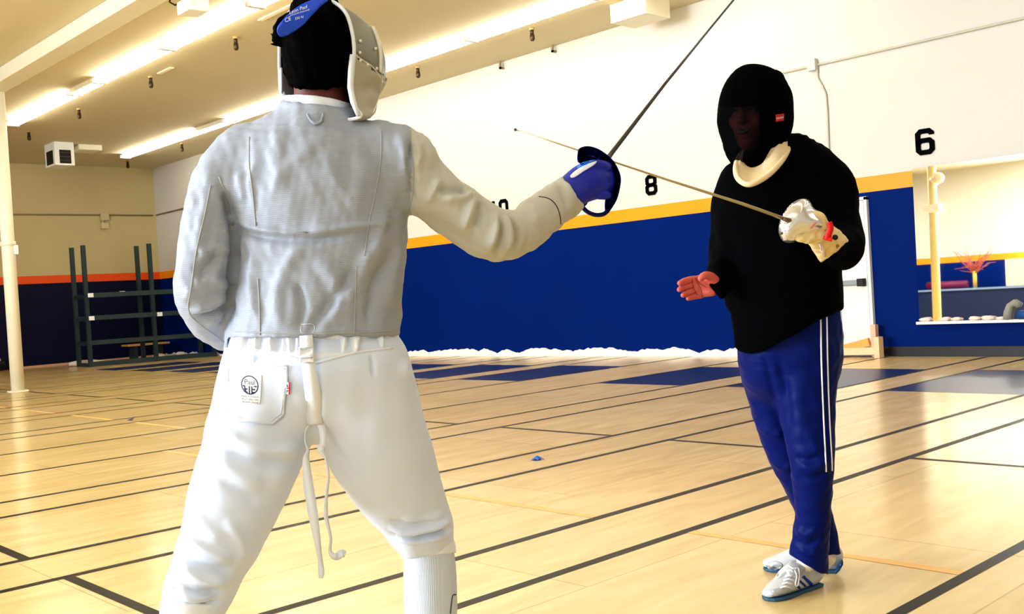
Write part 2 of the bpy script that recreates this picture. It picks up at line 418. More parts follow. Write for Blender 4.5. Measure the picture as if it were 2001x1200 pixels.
number('10', 957, 994, 391, 428, 'black number 10 on the cream wall, half hidden by the white sleeve')

# ---- conduits
m_cond = mat('painted_conduit', (205, 203, 190), 0.5)
def wallp(px, py, off=0.022): return on_plane(px, py, 1, D - off)
cd = thing('conduit', 'thin painted conduit along the right wall dropping behind the coach', 'conduit', (-7.2, D, 3.9))
zc = 3.9
mb = MB(); mb.tube([(-8.35, D - .022, zc + .0), (XR - .1, D - .022, zc - .02)], .016, 8); mb.build('pipe', m_cond, cd, True)
mb = MB(); a = wallp(1581, 121); b = wallp(1598, 137); mb.box((a[0], D - .09, b[2]), (b[0], D - .015, a[2] + .02)); mb.build('junction_box', m_cream, cd, bevel=.004)
mb = MB(); mb.tube([wallp(1596, 122), wallp(1597, 135), wallp(1597, 152), wallp(1606, 168), wallp(1613, 183), wallp(1616, 220), wallp(1619, 300), wallp(1622, 340)], .016, 8); mb.build('drop_pipe', m_cond, cd, True)
cd = thing('conduit', 'thin conduit across the far left wall with two small boxes', 'conduit', (XL, 10, 3.9))
mb = MB(); mb.tube([(XL + .026, -5, 3.9), (XL + .026, D - .1, 3.9)], .02, 8); m_bc = mat('buff_conduit', (165, 148, 104), 0.5); mb.build('pipe', m_bc, cd, True)
mb = MB(); mb.tube([(XL + .1, D - .026, 3.9), (XL + 6, D - .026, 3.95)], .02, 8); o = mb.build('conduit', m_bc, None, True, loc=(XL + 3, D - .05, 3.9)); tag(o, 'short conduit on the right wall running out of the far corner', 'conduit')
m_jb = mat('buff_box', (205, 190, 150), 0.5)
for (px, py, s) in ((203, 424, .09), (203, 442, .08)):
    p = on_plane(px, py, 0, XL); mb = MB(); mb.box((XL + .015, p[1] - s * 1.2, p[2] - s), (XL + .085, p[1] + s * 1.2, p[2] + s)); mb.build('junction_box', m_jb, cd, bevel=.006)
p = on_plane(200, 433, 0, XL); mb = MB(); mb.tube([(XL + .05, p[1], p[2] + .1), (XL + .05, p[1], p[2] - .1)], .02, 8); mb.build('link_pipe', m_jb, cd, True)

# ---- ceiling: fluorescent fixtures
m_tube = mat('lit_fluorescent_tube', (255, 250, 235), 0.4, emit=(255, 247, 228), estr=22)
m_house = mat('white_fixture_metal', (236, 230, 212), 0.4)
def fixture(x0, x1, y, label, tubes=(-1, 1), group=None):
    t = thing('ceiling_light', label, 'light', ((x0 + x1) / 2, y, ZC), group)
    mb = MB(); mb.add([(x0, y - .05, ZC - .06), (x1, y - .05, ZC - .06), (x1, y + .05, ZC - .06), (x0, y + .05, ZC - .06), (x0, y - .09, ZC), (x1, y - .09, ZC), (x1, y + .09, ZC), (x0, y + .09, ZC)],
                      [(0,3,2,1),(4,5,6,7),(0,1,5,4),(1,2,6,5),(2,3,7,6),(3,0,4,7)])
    mb.build('housing', m_house, t)
    for s in tubes:
        mb = MB(); mb.tube([(x0 + .03, y + s * .085, ZC - .085), (x1 - .03, y + s * .085, ZC - .085)], .022, 8); mb.build('tube', m_tube, t, True)
    for x in (x0 + .01, x1 - .01):
        mb = MB(); mb.box((x - .02, y - .13, ZC - .11), (x + .02, y + .13, ZC - .04)); mb.build('lamp_holder', m_house, t)
A_, B_ = 7.1, 10.85
fixture(-21.85, -18.52, A_, 'lit twin tube ceiling light at the far left end of the nearer row')
fixture(-18.5, -17.4, A_, 'short ceiling light with a single lit tube in the nearer row', (1,))
xx = -17.38
for k, lab in enumerate(('lit twin tube ceiling light in the nearer row, left of the projector', 'lit twin tube ceiling light in the nearer row, just past the projector')):
    fixture(xx, xx + 2.6, A_, lab); xx += 2.62
for k in range(2):
    fixture(xx, xx + 2.6, A_, 'lit twin tube ceiling light in the nearer row above the mask', group='ceiling lights above the frame'); xx += 2.62
fixture(-25.3, -21.3, B_, 'lit twin tube ceiling light at the far end of the row by the right wall')
fixture(-21.28, -20.0, B_, 'short single tube ceiling light in the row by the right wall', (1,))
xx = -19.98
for k, lab in enumerate(('lit twin tube ceiling light in the far row, left of the fencing mask', 'lit twin tube ceiling light in the far row, hidden behind the fencing mask', 'lit twin tube ceiling light in the far row, right of the fencing mask', 'lit twin tube ceiling light nearest the camera in the row by the right wall')):
    fixture(xx, xx + 2.6, B_, lab); xx += 2.62
fixture(xx, xx + 2.6, B_, 'lit twin tube ceiling light beyond the top of the frame by the right wall')

# sprinkler heads
m_spr = mat('dull_bronze', (70, 52, 34), 0.5, 0.4)
SPR = [((460, 72), 'third', 'between the projector and the mask'), ((294, 149), '', 'below the row of lights in the middle of the ceiling'), ((154, 212), '', 'under the left end of the nearer light row'), ((56, 256), '', 'above the unit heater near the column'),
       ((355, 280), '', 'just below the far light row, left of the shoulder'), ((249, 314), '', 'nearest the far corner of the room'), ((472, 242), '', 'close above the left shoulder'), ((816, 130), '', 'under the lights just right of the mask'), ((1039, 55), '', 'between the far light row and the right wall')]
spr0 = None; m_spr2 = mat('tan_escutcheon', (190, 165, 112), 0.6)
for (px, py), _, lab in SPR:
    p = on_plane(px, py, 2, ZC)
    if spr0 is None:
        spr0 = thing('sprinkler_head', '', 'sprinkler', tuple(p), 'ceiling sprinkler heads')
        mb = MB(); mb.tube([(p[0], p[1], ZC - .03), (p[0], p[1], ZC)], [.036, .045], 12); mb.build('escutcheon', m_spr2, spr0, True)
        mb = MB(); mb.tube([(p[0], p[1], ZC - .1), (p[0], p[1], ZC - .03)], .03, 10); mb.build('stem', m_spr, spr0, True)
        mb = MB(); mb.tube([(p[0], p[1], ZC - .2), (p[0], p[1], ZC - .17), (p[0], p[1], ZC - .1)], [.022, .04, .035], 10); mb.build('nozzle', m_spr, spr0, True)
        o = spr0
    else:
        o = spr0.copy(); COL.objects.link(o); o.location = Vector(p)
        for ch in spr0.children:
            c_ = ch.copy(); COL.objects.link(c_); c_.parent = o
    o['label'] = 'bronze sprinkler head ' + lab
m_brk = mat('small_grey_bracket', (150, 140, 112), 0.5)
for (px, py, lab) in ((980, 126, 'small bracket on the wall top edge, further from the duct box'), (1082, 93, 'small bracket on the wall top edge, nearer the duct box')):
    p = on_plane(px, py, 1, D - .05); mb = MB(); mb.box((p[0] - .02, D - .1, p[2] - .08), (p[0] + .02, D, p[2] - .05)); mb.box((p[0] - .02, D - .1, p[2] - .08), (p[0] + .02, D - .07, p[2] + .06))
    o = mb.build('wall_bracket', m_brk, None, loc=(p[0], D, p[2])); tag(o, lab, 'bracket', 'brackets under the ceiling edge')

# thin pale strips on the ceiling
m_strip = mat('pale_strip', (250, 240, 205), 0.5)
for (a, b, lab) in (((508, 40), (573, 9), 'long pale strip on the ceiling left of the mask'), ((311, 144), (336, 132), 'short pale strip on the ceiling in the middle of the left half')):
    p = on_plane(*a, 2, ZC - .01); q = on_plane(*b, 2, ZC - .01)
    mb = MB(); mb.bar(p, q, .07, .02); o = mb.build('ceiling_strip', m_strip, None, loc=tuple((p + q) / 2), bevel=.004); tag(o, lab, 'strip')

# unit heater and the flat panel beside it
ht = thing('unit_heater', 'white box shaped unit heater with dark louvres hanging from the ceiling', 'heater', (-24.6, 8.75, ZC))
hx1, hy0 = on_plane(105, 278, 2, ZC - .02)[:2]; hy1 = on_plane(144, 281, 0, hx1)[1]; hx0 = hx1 - .62
hz = on_plane(105, 322, 0, hx1)[2]
mb = MB(); mb.box((hx0, hy0, hz), (hx1, hy1, ZC)); mb.build('casing', m_white, ht, bevel=.01)
def louvre(face):
    mb = MB(); hh = ZC - hz; n = 5
    z0, z1 = hz + .08 * hh, hz + .66 * hh
    if face == 'x':
        y0, y1 = hy0 + .24 * (hy1 - hy0), hy0 + .82 * (hy1 - hy0)
        mb.box((hx1 - .01, y0, z0), (hx1 + .004, y1, z1))
        o = mb.build('grille', m_dark, ht)
        for k in range(3):
            zz = z0 + (k + .7) / 3.4 * (z1 - z0); mb = MB(); mb.bar((hx1 + .01, y0, zz), (hx1 + .01, y1, zz), .03, .012); mb.build('louvre_blade', mat('grey_blade', (90, 80, 66), .5), o)
    else:
        mb.box((hx0 + .12, hy0 - .004, z0), (hx1 - .1, hy0 + .01, z1)); mb.build('grille', m_dark, ht)
louvre('x'); louvre('y')
a = on_plane(150, 282, 2, ZC); b = on_plane(192, 286, 2, ZC)
mb = MB(); mb.box((a[0] - .45, a[1], ZC - .13), (a[0] + .1, b[1], ZC)); o = mb.build('ceiling_panel', m_offw, None, loc=(a[0], a[1], ZC), bevel=.015); tag(o, 'flat cream panel on the ceiling beside the unit heater', 'panel')

# projector
pz = 4.86
c0 = on_plane(346, 31, 2, pz); c1 = on_plane(388, 35, 2, pz); c2_ = on_plane(410, 22, 2, pz)
pr = thing('projector', 'white video projector hanging from the ceiling above the nearer light row', 'projector', tuple((c0 + c2_) / 2 + np.array([0, 0, .2])))
def prism(mb, pts, z0, z1):
    n = len(pts); V = [(p[0], p[1], z0) for p in pts] + [(p[0], p[1], z1) for p in pts]
    return mb.add(V, [tuple(range(n))[::-1], tuple(range(n, 2 * n))] + [(i, (i + 1) % n, n + (i + 1) % n, n + i) for i in range(n)])
c3 = c0 + (c2_ - c1)
mb = MB(); prism(mb, [c0, c1, c2_, c3], pz, pz + .17); mb.build('body', m_white, pr, bevel=.015)
fx = (c0 + c1) / 2
def onface(u0, u1, z0, z1, a, b, off=-.004):
    nrm = np.cross(b - a, (0, 0, 1)); nrm /= np.linalg.norm(nrm)
    return [tuple(a + (b - a) * u + nrm * .004 + np.array([0, 0, z])) for u, z in ((u0, z0), (u1, z0), (u1, z1), (u0, z1))]
for (a, b, uu) in ((c1, c2_, (.15, .4)), (c1, c2_, (.62, .85)), (c0, c1, (.3, .6))):
    mb = MB(); mb.quad(*onface(uu[0], uu[1], .06, .14, a, b)); mb.build('vent', mat('grey_vent', (110, 108, 92), .5), pr)
cc = (c0 + c2_) / 2
mb = MB(); mb.tube([(cc[0], cc[1], pz + .15), (cc[0], cc[1], ZC)], .03, 10); mb.box((cc[0] - .14, cc[1] - .1, pz + .165), (cc[0] + .14, cc[1] + .1, pz + .2)); mb.build('mount', m_black, pr)
mb = MB(); mb.tube([(cc[0] - .1, cc[1], pz + .2), (cc[0] - .28, cc[1] - .1, pz + .16), (cc[0] - .38, cc[1] - .12, pz + .22), (cc[0] - .35, cc[1] - .1, ZC)], .012, 6); mb.build('cable', m_black, pr, True)

# duct box by the right wall
bz = 4.93
k0 = on_plane(1262.5, 25, 2, bz); kl = on_plane(1194, 46.5, 2, bz); kr = on_plane(1315, 34, 2, bz)
mb = MB(); mb.box((kl[0], k0[1], bz), (k0[0], min(kr[1], D - .02), ZC)); o = mb.build('duct_box', m_offw, None, loc=(k0[0], k0[1], ZC), bevel=.006)
tag(o, 'white rectangular duct box on the ceiling against the right wall', 'duct box')

# ---- steel rack by the far corner
m_rack = mat('dark_green_grey_steel', (44, 62, 66), 0.45, 0.2)
FA, FB, FC_ = np.array([-24.9, 9.5]), np.array([-24.62, 11.0]), np.array([-24.36, 12.42])
OFF = np.array([-.78, .02])
rk = thing('storage_rack', 'empty dark steel storage rack with three beam levels in the far corner', 'rack', (-25.2, 11, 0))
for P in (FA, FB, FC_, FA + OFF, FB + OFF, FC_ + OFF):
    mb = MB(); mb.bar((P[0], P[1], 0), (P[0], P[1], 2.9), .09, .09); mb.build('upright', m_rack, rk)
for z in (1.70, 1.16, .57, .06):
    for (p, q) in ((FA, FB), (FB, FC_)):
        mb = MB(); mb.bar((p[0] + .03, p[1], z), (q[0] + .03, q[1], z), .05, .11); mb.build('beam', m_rack, rk)
        p2, q2 = p + OFF, q + OFF
        if z > 1: 
            mb = MB(); mb.bar((p2[0], p2[1], z), (q2[0], q2[1], z), .05, .09); mb.build('beam', m_rack, rk)
    for P in (FA, FB, FC_):
        mb = MB(); mb.bar((P[0], P[1], z - .02), (P[0] + OFF[0], P[1] + OFF[1], z - .02), .05, .09); mb.build('side_brace', m_rack, rk)
m_card = mat('white_card', (245, 245, 240), .6)
for (px, py) in ((177, 577), (239, 573), (179, 622), (312, 614)):
    p = on_plane(px, py, 0, -24.52 if px > 300 else (-24.72 if px > 200 else -24.80))
    mb = MB(); mb.box((p[0] - .0, p[1] - .065, p[2] - .05), (p[0] + .012, p[1] + .065, p[2] + .05)); mb.build('label_card', m_card, rk)
# wooden bench behind the rack
bn = thing('bench', 'low bench with a pale wooden top behind the steel rack', 'bench', (-26.4, 11.4, 0))
p = on_plane(246, 674, 0, -26.2); q = on_plane(334, 671, 0, -26.0); zt_ = p[2]
m_wood = mat('pale_wood', (214, 168, 104), .5, var=.15, vscale=10)
mb = MB(); mb.box((-26.5, p[1], zt_ - .05), (-26.05, min(q[1], D - .2), zt_)); mb.build('seat', m_wood, bn, bevel=.006)
for f in (.2, .8):
    y = p[1] + (min(q[1], D - .2) - p[1]) * f
    mb = MB(); mb.box((-26.45, y - .05, 0), (-26.12, y + .05, zt_ - .05)); mb.build('leg', m_rack, bn)
m_cloth = mat('pale_bundle', (226, 216, 200), .8, bump=.3)
for (px, py, L_, lab) in ((168, 707, .42, 'pale bundle on the floor at the left foot of the rack'), (311, 690, .16, 'small pale bundle on the floor below the middle of the rack'), (354, 691, .13, 'small pale bundle on the floor near the white sleeve')):
    p = on_plane(px, py, 0, -25.95 if px < 200 else -25.9); y = min(p[1], D - .35)
    mb = MB(); mb.tube([(p[0], y - L_, .07), (p[0], y - L_ * .5, .075), (p[0] + .02, y + L_ * .4, .07), (p[0], y + L_, .06)], [.04, .07, .065, .035], 10)
    o = mb.build('bundle', m_cloth, None, True, loc=(p[0], y, 0)); tag(o, lab, 'bundle', 'pale bundles by the rack')
# dark bag at the left edge
p = on_plane(4, 712, 0, XL + .3)
bg = thing('duffel_bag', 'black bag with a white top lying by the far wall at the left edge', 'bag', (XL + .35, p[1], 0))
mb = MB(); mb.tube([(XL + .35, p[1] - .5, .13), (XL + .35, p[1] - .45, .14), (XL + .35, p[1] + .02, .14), (XL + .35, p[1] + .07, .12)], [.08, .135, .135, .07], 14); mb.build('body', m_black, bg, True)
mb = MB(); mb.tube([(XL + .38, p[1] - .35, .27), (XL + .38, p[1] - .06, .27)], .05, 10); mb.build('flap', m_white, bg, True)
# plank lying at the foot of the far wall
p = on_plane(60, 722, 2, .02)
mb = MB(); mb.box((XL + .02, 8.7, 0), (XL + .12, 12.3, .05)); o = mb.build('plank', mat('pinkish_plank', (205, 160, 130), .6), None, loc=(XL + .07, 10.5, 0)); tag(o, 'pinkish plank lying along the foot of the far left wall', 'plank')
# wooden stand at the foot of the white door
ws = thing('wooden_stand', 'small raw timber stand with a sloping board on the floor before the door', 'stand', (-6.9, D - .2, 0))
m_pine = mat('raw_pine', (240, 208, 168), .6, var=.06, vscale=12); m_pine2 = mat('orange_pine', (238, 170, 90), .6, var=.1, vscale=12)
def wp(px, py, off): return on_plane(px, py, 1, D - off)
mb = MB(); a = wp(1640, 688, .25); b = wp(1712, 683, .25); mb.bar((a[0] - .35, D - .25, .075), (b[0], D - .25, .09), .06, .09); mb.build('rail', m_pine, ws)
mb = MB(); b = wp(1715, 683, .3); mb.box((b[0] - .035, D - .33, 0), (b[0] + .035, D - .21, .27)); mb.build('foot', m_pine, ws)
mb = MB(); b = wp(1705, 665, .22); mb.box((b[0] - .035, D - .2, .02), (b[0] + .035, D - .12, .42)); mb.build('post', mat('pink_pine', (238, 190, 160), .6), ws)
mb = MB(); a = wp(1645, 681, .2); b = wp(1699, 668, .2); mb.bar((a[0] - .3, D - .2, a[2] - .08), (b[0], D - .2, b[2]), .05, .1); mb.build('sloping_board', m_pine2, ws)
# bits on the floor
p = on_plane(1050, 899, 2, 0.0)
mb = MB(); 
V = [(p[0] + .05 * math.cos(a) * (1 if i % 2 else .45), p[1] + .05 * math.sin(a) * (1 if i % 2 else .45), .012 if i % 2 == 0 else .004) for i, a in enumerate(np.linspace(0, 2 * math.pi, 10, endpoint=False))]
V.append((p[0], p[1], .03)); mb.add(V, [(i, (i + 1) % 10, 10) for i in range(10)]); mb.add([(x, y, 0.003) for x, y, _ in V[:10]], [tuple(range(10))[::-1]])
o = mb.build('tape_scrap', mat('blue_tape', (40, 100, 190), .5), None, loc=(p[0], p[1], 0)); tag(o, 'tiny blue scrap of tape lying on the wooden floor between the fencers', 'scrap')
p = on_plane(255, 822, 2, 0.0)
mb = MB(); mb.add([(p[0] - .05, p[1] - .02, .003), (p[0] + .06, p[1] - .01, .003), (p[0] + .05, p[1] + .04, .045), (p[0] - .03, p[1] + .03, .006)], [(0, 1, 2), (0, 2, 3), (0, 3, 2, 1)])
o = mb.build('paper_scrap', mat('grey_paper', (110, 100, 100), .6), None, loc=(p[0], p[1], 0)); tag(o, 'tiny grey folded scrap on the floor left of the white fencer', 'scrap')
# ------------------------------------------------------------------ soft solids: signed distances -> one continuous mesh
def catmull(P, sub):
    P = np.asarray(P, float); n = len(P)
    if n < 3: 
        t = np.linspace(0, 1, sub + 1)[:, None]; return P[0] * (1 - t) + P[-1] * t if n == 2 else P
    out = []
    for i in range(n - 1):
        p0 = P[max(i - 1, 0)]; p1 = P[i]; p2 = P[i + 1]; p3 = P[min(i + 2, n - 1)]
        if i == 0: p0 = 2 * p1 - p2
        if i == n - 2: p3 = 2 * p2 - p1
        for k in range(sub):
            t = k / sub
            out.append(0.5 * ((2 * p1) + (-p0 + p2) * t + (2 * p0 - 5 * p1 + 4 * p2 - p3) * t * t + (-p0 + 3 * p1 - 3 * p2 + p3) * t ** 3))
    out.append(P[-1]); return np.array(out)

class Tube:
    """rows (px, py, depth, half width in px, depth ratio): a limb with elliptical sections"""
    def __init__(s, rows, sub=3, metric=False, cap=1.0):
        r = []; s.cap = cap
        for q in rows:
            if metric: r.append(list(q))                            # x y z a b in camera space
            else:
                px, py, d, hw = q[:4]; ra = q[4] if len(q) > 4 else 1.0
                c = c_of(px, py, d); a = hw * d / F; r.append([c[0], c[1], c[2], a, a * ra])
        s.r = catmull(np.array(r, float), sub).astype(np.float32)
        m = s.r[:, 3:5].max() + 0.05
        s.lo = s.r[:, :3].min(0) - m; s.hi = s.r[:, :3].max(0) + m
    def __call__(s, p):
        out = np.full(len(p), 0.05, np.float32)
        # distance to the box for far points
        q = np.maximum(np.maximum(s.lo - p, p - s.hi), 0); far = (q * q).sum(1)
        out += np.sqrt(far)
        ix = np.nonzero(far == 0)[0]
        if len(ix) == 0: return out
        P = p[ix]; best = np.full(len(ix), 1e3, np.float32)
        R_ = s.r
        for i in range(len(R_) - 1):
            A = R_[i]; B = R_[i + 1]; ab = B[:3] - A[:3]; L = float(np.linalg.norm(ab))
            if L < 1e-6: continue
            ax = ab / L; zh = np.array([0, 0, 1], np.float32)
            sd = np.cross(ax, zh)
            if np.linalg.norm(sd) < 0.2: sd = np.cross(ax, np.array([0, 1, 0], np.float32)) * -1
            sd /= np.linalg.norm(sd); nr = np.cross(sd, ax)
            ap = P - A[:3]; u = ap @ ax; t = np.clip(u / L, 0, 1)
            a = A[3] + (B[3] - A[3]) * t; b = A[4] + (B[4] - A[4]) * t; m = np.minimum(a, b)
            x = ap @ sd; y = ap @ nr; l = u - t * L
            lo_ = m * (s.cap if i == 0 else .42); hi_ = m * (s.cap if i == len(R_) - 2 else .42)
            m = np.where(l < 0, lo_, hi_); xa = x / a; yb = y / b; lm = l / m
            k0 = np.sqrt(xa * xa + yb * yb + lm * lm) + 1e-6
            k1 = np.sqrt((xa / a) ** 2 + (yb / b) ** 2 + (lm / m) ** 2) + 1e-6
            best = np.minimum(best, k0 * (k0 - 1) / k1)
        out[ix] = best
        return out

class Ell:
    def __init__(s, c, r, rot=None):
        s.c = np.array(c, np.float32); s.r = np.array(r, np.float32); s.rot = None if rot is None else np.array(rot, np.float32)
    def __call__(s, p):
        q = p - s.c
        if s.rot is not None: q = q @ s.rot
        k0 = np.sqrt(((q / s.r) ** 2).sum(1)) + 1e-6; k1 = np.sqrt(((q / s.r ** 2) ** 2).sum(1)) + 1e-6
        return k0 * (k0 - 1) / k1

def smin(a, b, k):
    if k <= 0: return np.minimum(a, b)
    h = np.maximum(k - np.abs(a - b), 0) / k
    return np.minimum(a, b) - h * h * k * 0.25
def smax(a, b, k): return -smin(-a, -b, k)

class Solid:
    def __init__(s): s.ops = []
    def add(s, prim, k=0.02): s.ops.append(('u', prim, k)); return s
    def cut(s, prim, k=0.01): s.ops.append(('s', prim, k)); return s
    def keep(s, fn, k=0.004): s.ops.append(('i', fn, k)); return s
    def __call__(s, p):
        v = None
        for op, prim, k in s.ops:
            d = prim(p)
            if v is None: v = d
            elif op == 'u': v = smin(v, d, k)
            elif op == 's': v = smax(v, -d, k)
            else: v = smax(v, d, k)
        return v
    def bounds(s):
        lo = np.min([o[1].lo for o in s.ops if isinstance(o[1], Tube)], 0); hi = np.max([o[1].hi for o in s.ops if isinstance(o[1], Tube)], 0)
        return lo, hi

def pxpy(p):
    return CX + F * p[:, 0] / -p[:, 2], CY - F * p[:, 1] / -p[:, 2]

def extract(sdf, h=0.005, lo=None, hi=None, relax=1):
    """surface nets over the blocks near the surface; returns camera-space vertices and quads"""
    if lo is None: lo, hi = sdf.bounds()
    lo = np.asarray(lo, float); hi = np.asarray(hi, float)
    B = 8
    nb = np.ceil((hi - lo) / (h * B)).astype(int); n = nb * B + 1
    cx = [lo[i] + (np.arange(nb[i]) + .5) * h * B for i in range(3)]
    G = np.stack(np.meshgrid(*cx, indexing='ij'), -1).reshape(-1, 3).astype(np.float32)
    dc = sdf(G); rad = h * B * 0.87 * 1.9 + 0.01
    val = np.empty(n, np.float32)
    big = dc.reshape(nb)
    val[:-1, :-1, :-1] = np.repeat(np.repeat(np.repeat(big, B, 0), B, 1), B, 2)
    val[-1] = 1; val[:, -1] = 1; val[:, :, -1] = 1
    hit = np.argwhere(np.abs(big) < rad)
    loc = np.stack(np.meshgrid(*[np.arange(B + 1)] * 3, indexing='ij'), -1).reshape(-1, 3)
    CH = 3000
    for s0 in range(0, len(hit), CH):
        hb = hit[s0:s0 + CH]
        idx = (hb[:, None, :] * B + loc[None]).reshape(-1, 3)
        pts = (lo + idx * h).astype(np.float32)
        val[idx[:, 0], idx[:, 1], idx[:, 2]] = sdf(pts)
    S = val < 0
    any_ = np.zeros(np.array(n) - 1, bool); all_ = np.ones(np.array(n) - 1, bool)
    for dx in (0, 1):
        for dy in (0, 1):
            for dz in (0, 1):
                q = S[dx:n[0] - 1 + dx, dy:n[1] - 1 + dy, dz:n[2] - 1 + dz]; any_ |= q; all_ &= q
    cells = np.argwhere(any_ & ~all_); del any_, all_
    dims = np.array(n) - 1
    flat = (cells[:, 0] * dims[1] + cells[:, 1]) * dims[2] + cells[:, 2]
    corner = np.array([[(k >> 2) & 1, (k >> 1) & 1, k & 1] for k in range(8)])
    cv = np.stack([val[cells[:, 0] + c[0], cells[:, 1] + c[1], cells[:, 2] + c[2]] for c in corner], 1)
    acc = np.zeros((len(cells), 3)); cnt = np.zeros(len(cells))
    for a in range(8):
        for b in range(a + 1, 8):
            df = corner[b] - corner[a]
            if np.abs(df).sum() != 1: continue
            va, vb = cv[:, a], cv[:, b]; m = (va < 0) != (vb < 0)
            t = np.where(m, va / np.where(m, va - vb, 1), 0)
            acc += np.where(m[:, None], corner[a] + t[:, None] * df, 0); cnt += m
    V = lo + (cells + acc / cnt[:, None]) * h
    quads = []
    for ax in range(3):
        o1, o2 = [(1, 2), (2, 0), (0, 1)][ax]
        sl0 = [slice(None)] * 3; sl1 = [slice(None)] * 3
        sl0[ax] = slice(0, n[ax] - 1); sl1[ax] = slice(1, n[ax])
        for o in (o1, o2): sl0[o] = slice(1, n[o] - 1); sl1[o] = slice(1, n[o] - 1)
        s0 = S[tuple(sl0)]; s1 = S[tuple(sl1)]
        e = np.argwhere(s0 != s1)
        if len(e) == 0: continue
        flip = s0[e[:, 0], e[:, 1], e[:, 2]]
        base = e.copy(); base[:, o1] += 1; base[:, o2] += 1
        def cell(d1, d2):
            c = base.copy(); c[:, o1] -= d1; c[:, o2] -= d2
            f = (c[:, 0] * dims[1] + c[:, 1]) * dims[2] + c[:, 2]
            return np.searchsorted(flat, f)
        q = np.stack([cell(1, 1), cell(0, 1), cell(0, 0), cell(1, 0)], 1)
        q[~flip] = q[~flip][:, ::-1]
        quads.append(q)
    Q = np.concatenate(quads)
    for _ in range(relax):
        V = laplace(V, Q, 0.5)
    return V, Q

def laplace(V, Q, w):
    acc = np.zeros_like(V); cnt = np.zeros(len(V))
    for a, b in ((0, 1), (1, 2), (2, 3), (3, 0)):
        np.add.at(acc, Q[:, a], V[Q[:, b]]); np.add.at(cnt, Q[:, a], 1)
    m = cnt > 0
    out = V.copy(); out[m] = V[m] * (1 - w) + acc[m] / cnt[m][:, None] * w
    return out

def vnormals(V, Q):
    n = np.cross(V[Q[:, 2]] - V[Q[:, 0]], V[Q[:, 3]] - V[Q[:, 1]])
    N = np.zeros_like(V)
    for k in range(4): np.add.at(N, Q[:, k], n)
    return N / (np.linalg.norm(N, axis=1, keepdims=True) + 1e-12)

def folds(V, Q, creases, facing=True):
    """raise (amp>0) or sink (amp<0) cloth folds running along the given lines"""
    N = vnormals(V, Q); x, y = pxpy(V)
    vd = V / np.linalg.norm(V, axis=1, keepdims=True)
    fac = np.clip(-(N * vd).sum(1) * 1.6, 0, 1)
    D_ = np.zeros(len(V))
    for pts, width, amp in creases:
        P = catmull(np.array(pts, float), 5); best = np.full(len(V), 1e9); tt = np.zeros(len(V))
        m = (x > P[:, 0].min() - 4 * width) & (x < P[:, 0].max() + 4 * width) & (y > P[:, 1].min() - 4 * width) & (y < P[:, 1].max() + 4 * width)
        ix = np.nonzero(m)[0]
        if len(ix) == 0: continue
        bx = best[ix]; tx = tt[ix]; n = len(P) - 1
        for i in range(n):
            a = P[i]; b = P[i + 1]; ab = b - a; L2 = ab @ ab + 1e-9
            ux = x[ix] - a[0]; uy = y[ix] - a[1]
            t = np.clip((ux * ab[0] + uy * ab[1]) / L2, 0, 1)
            d2 = (ux - t * ab[0]) ** 2 + (uy - t * ab[1]) ** 2
            k = d2 < bx; bx = np.where(k, d2, bx); tx = np.where(k, (i + t) / n, tx)
        taper = np.clip(np.sin(np.pi * np.clip(tx, 0.02, 0.98)) * 1.6, 0, 1)
        D_[ix] += amp * np.exp(-bx / (2 * width * width)) * taper
    return V + N * (D_ * fac)[:, None]

_rw = np.random.RandomState(11)
def rumple(V, Q, amp, scale, seed=0, stretch=(1, 1, 1)):
    """low frequency unevenness of cloth"""
    rs = np.random.RandomState(seed); N = vnormals(V, Q); s = np.zeros(len(V))
    for k in range(14):
        w = rs.normal(size=3) * np.array(stretch) * scale * rs.uniform(.6, 1.7); s += np.sin(V @ w + rs.uniform(0, 6.28)) / 14 ** .5
    return V + N * (s * amp)[:, None]

def bvh_of(V, Q):
    return BVHTree.FromPolygons([tuple(map(float, v)) for v in V], [tuple(map(int, q)) for q in Q])
def hit(bvhs, px, py, off=0.0, default=None):
    """camera-space point where the line of sight through a pixel meets a surface, lifted by off metres"""
    d = Vector(((px - CX) / F, -(py - CY) / F, -1.0)).normalized(); best = None
    for b in (bvhs if isinstance(bvhs, (list, tuple)) else [bvhs]):
        h_ = b.ray_cast(Vector((0, 0, 0)), d)
        if h_[0] is not None and (best is None or h_[3] < best): best = h_[3]
    if best is None:
        if default is None: return None
        return c_of(px, py, default - off)
    return np.array(d * (best - off))

def person_mesh(name, VQ, m, parent=None, loc=None, label=None, mids=None):
    V, Q = VQ
    return mk(name, w_of(V), Q, m, parent, True, loc, label, mids)

def outline(pts, sub=4):
    P = np.array(list(pts) + [pts[0], pts[1]], float); n = len(pts)
    Pe = np.array([pts[-1]] + list(pts) + [pts[0], pts[1]], float)
    out = []
    for i in range(n):
        p0, p1, p2, p3 = Pe[i], Pe[i + 1], Pe[i + 2], Pe[i + 3]
        for k in range(sub):
            t = k / sub
            out.append(0.5 * ((2 * p1) + (-p0 + p2) * t + (2 * p0 - 5 * p1 + 4 * p2 - p3) * t * t + (-p0 + 3 * p1 - 3 * p2 + p3) * t ** 3))
    return np.array(out)

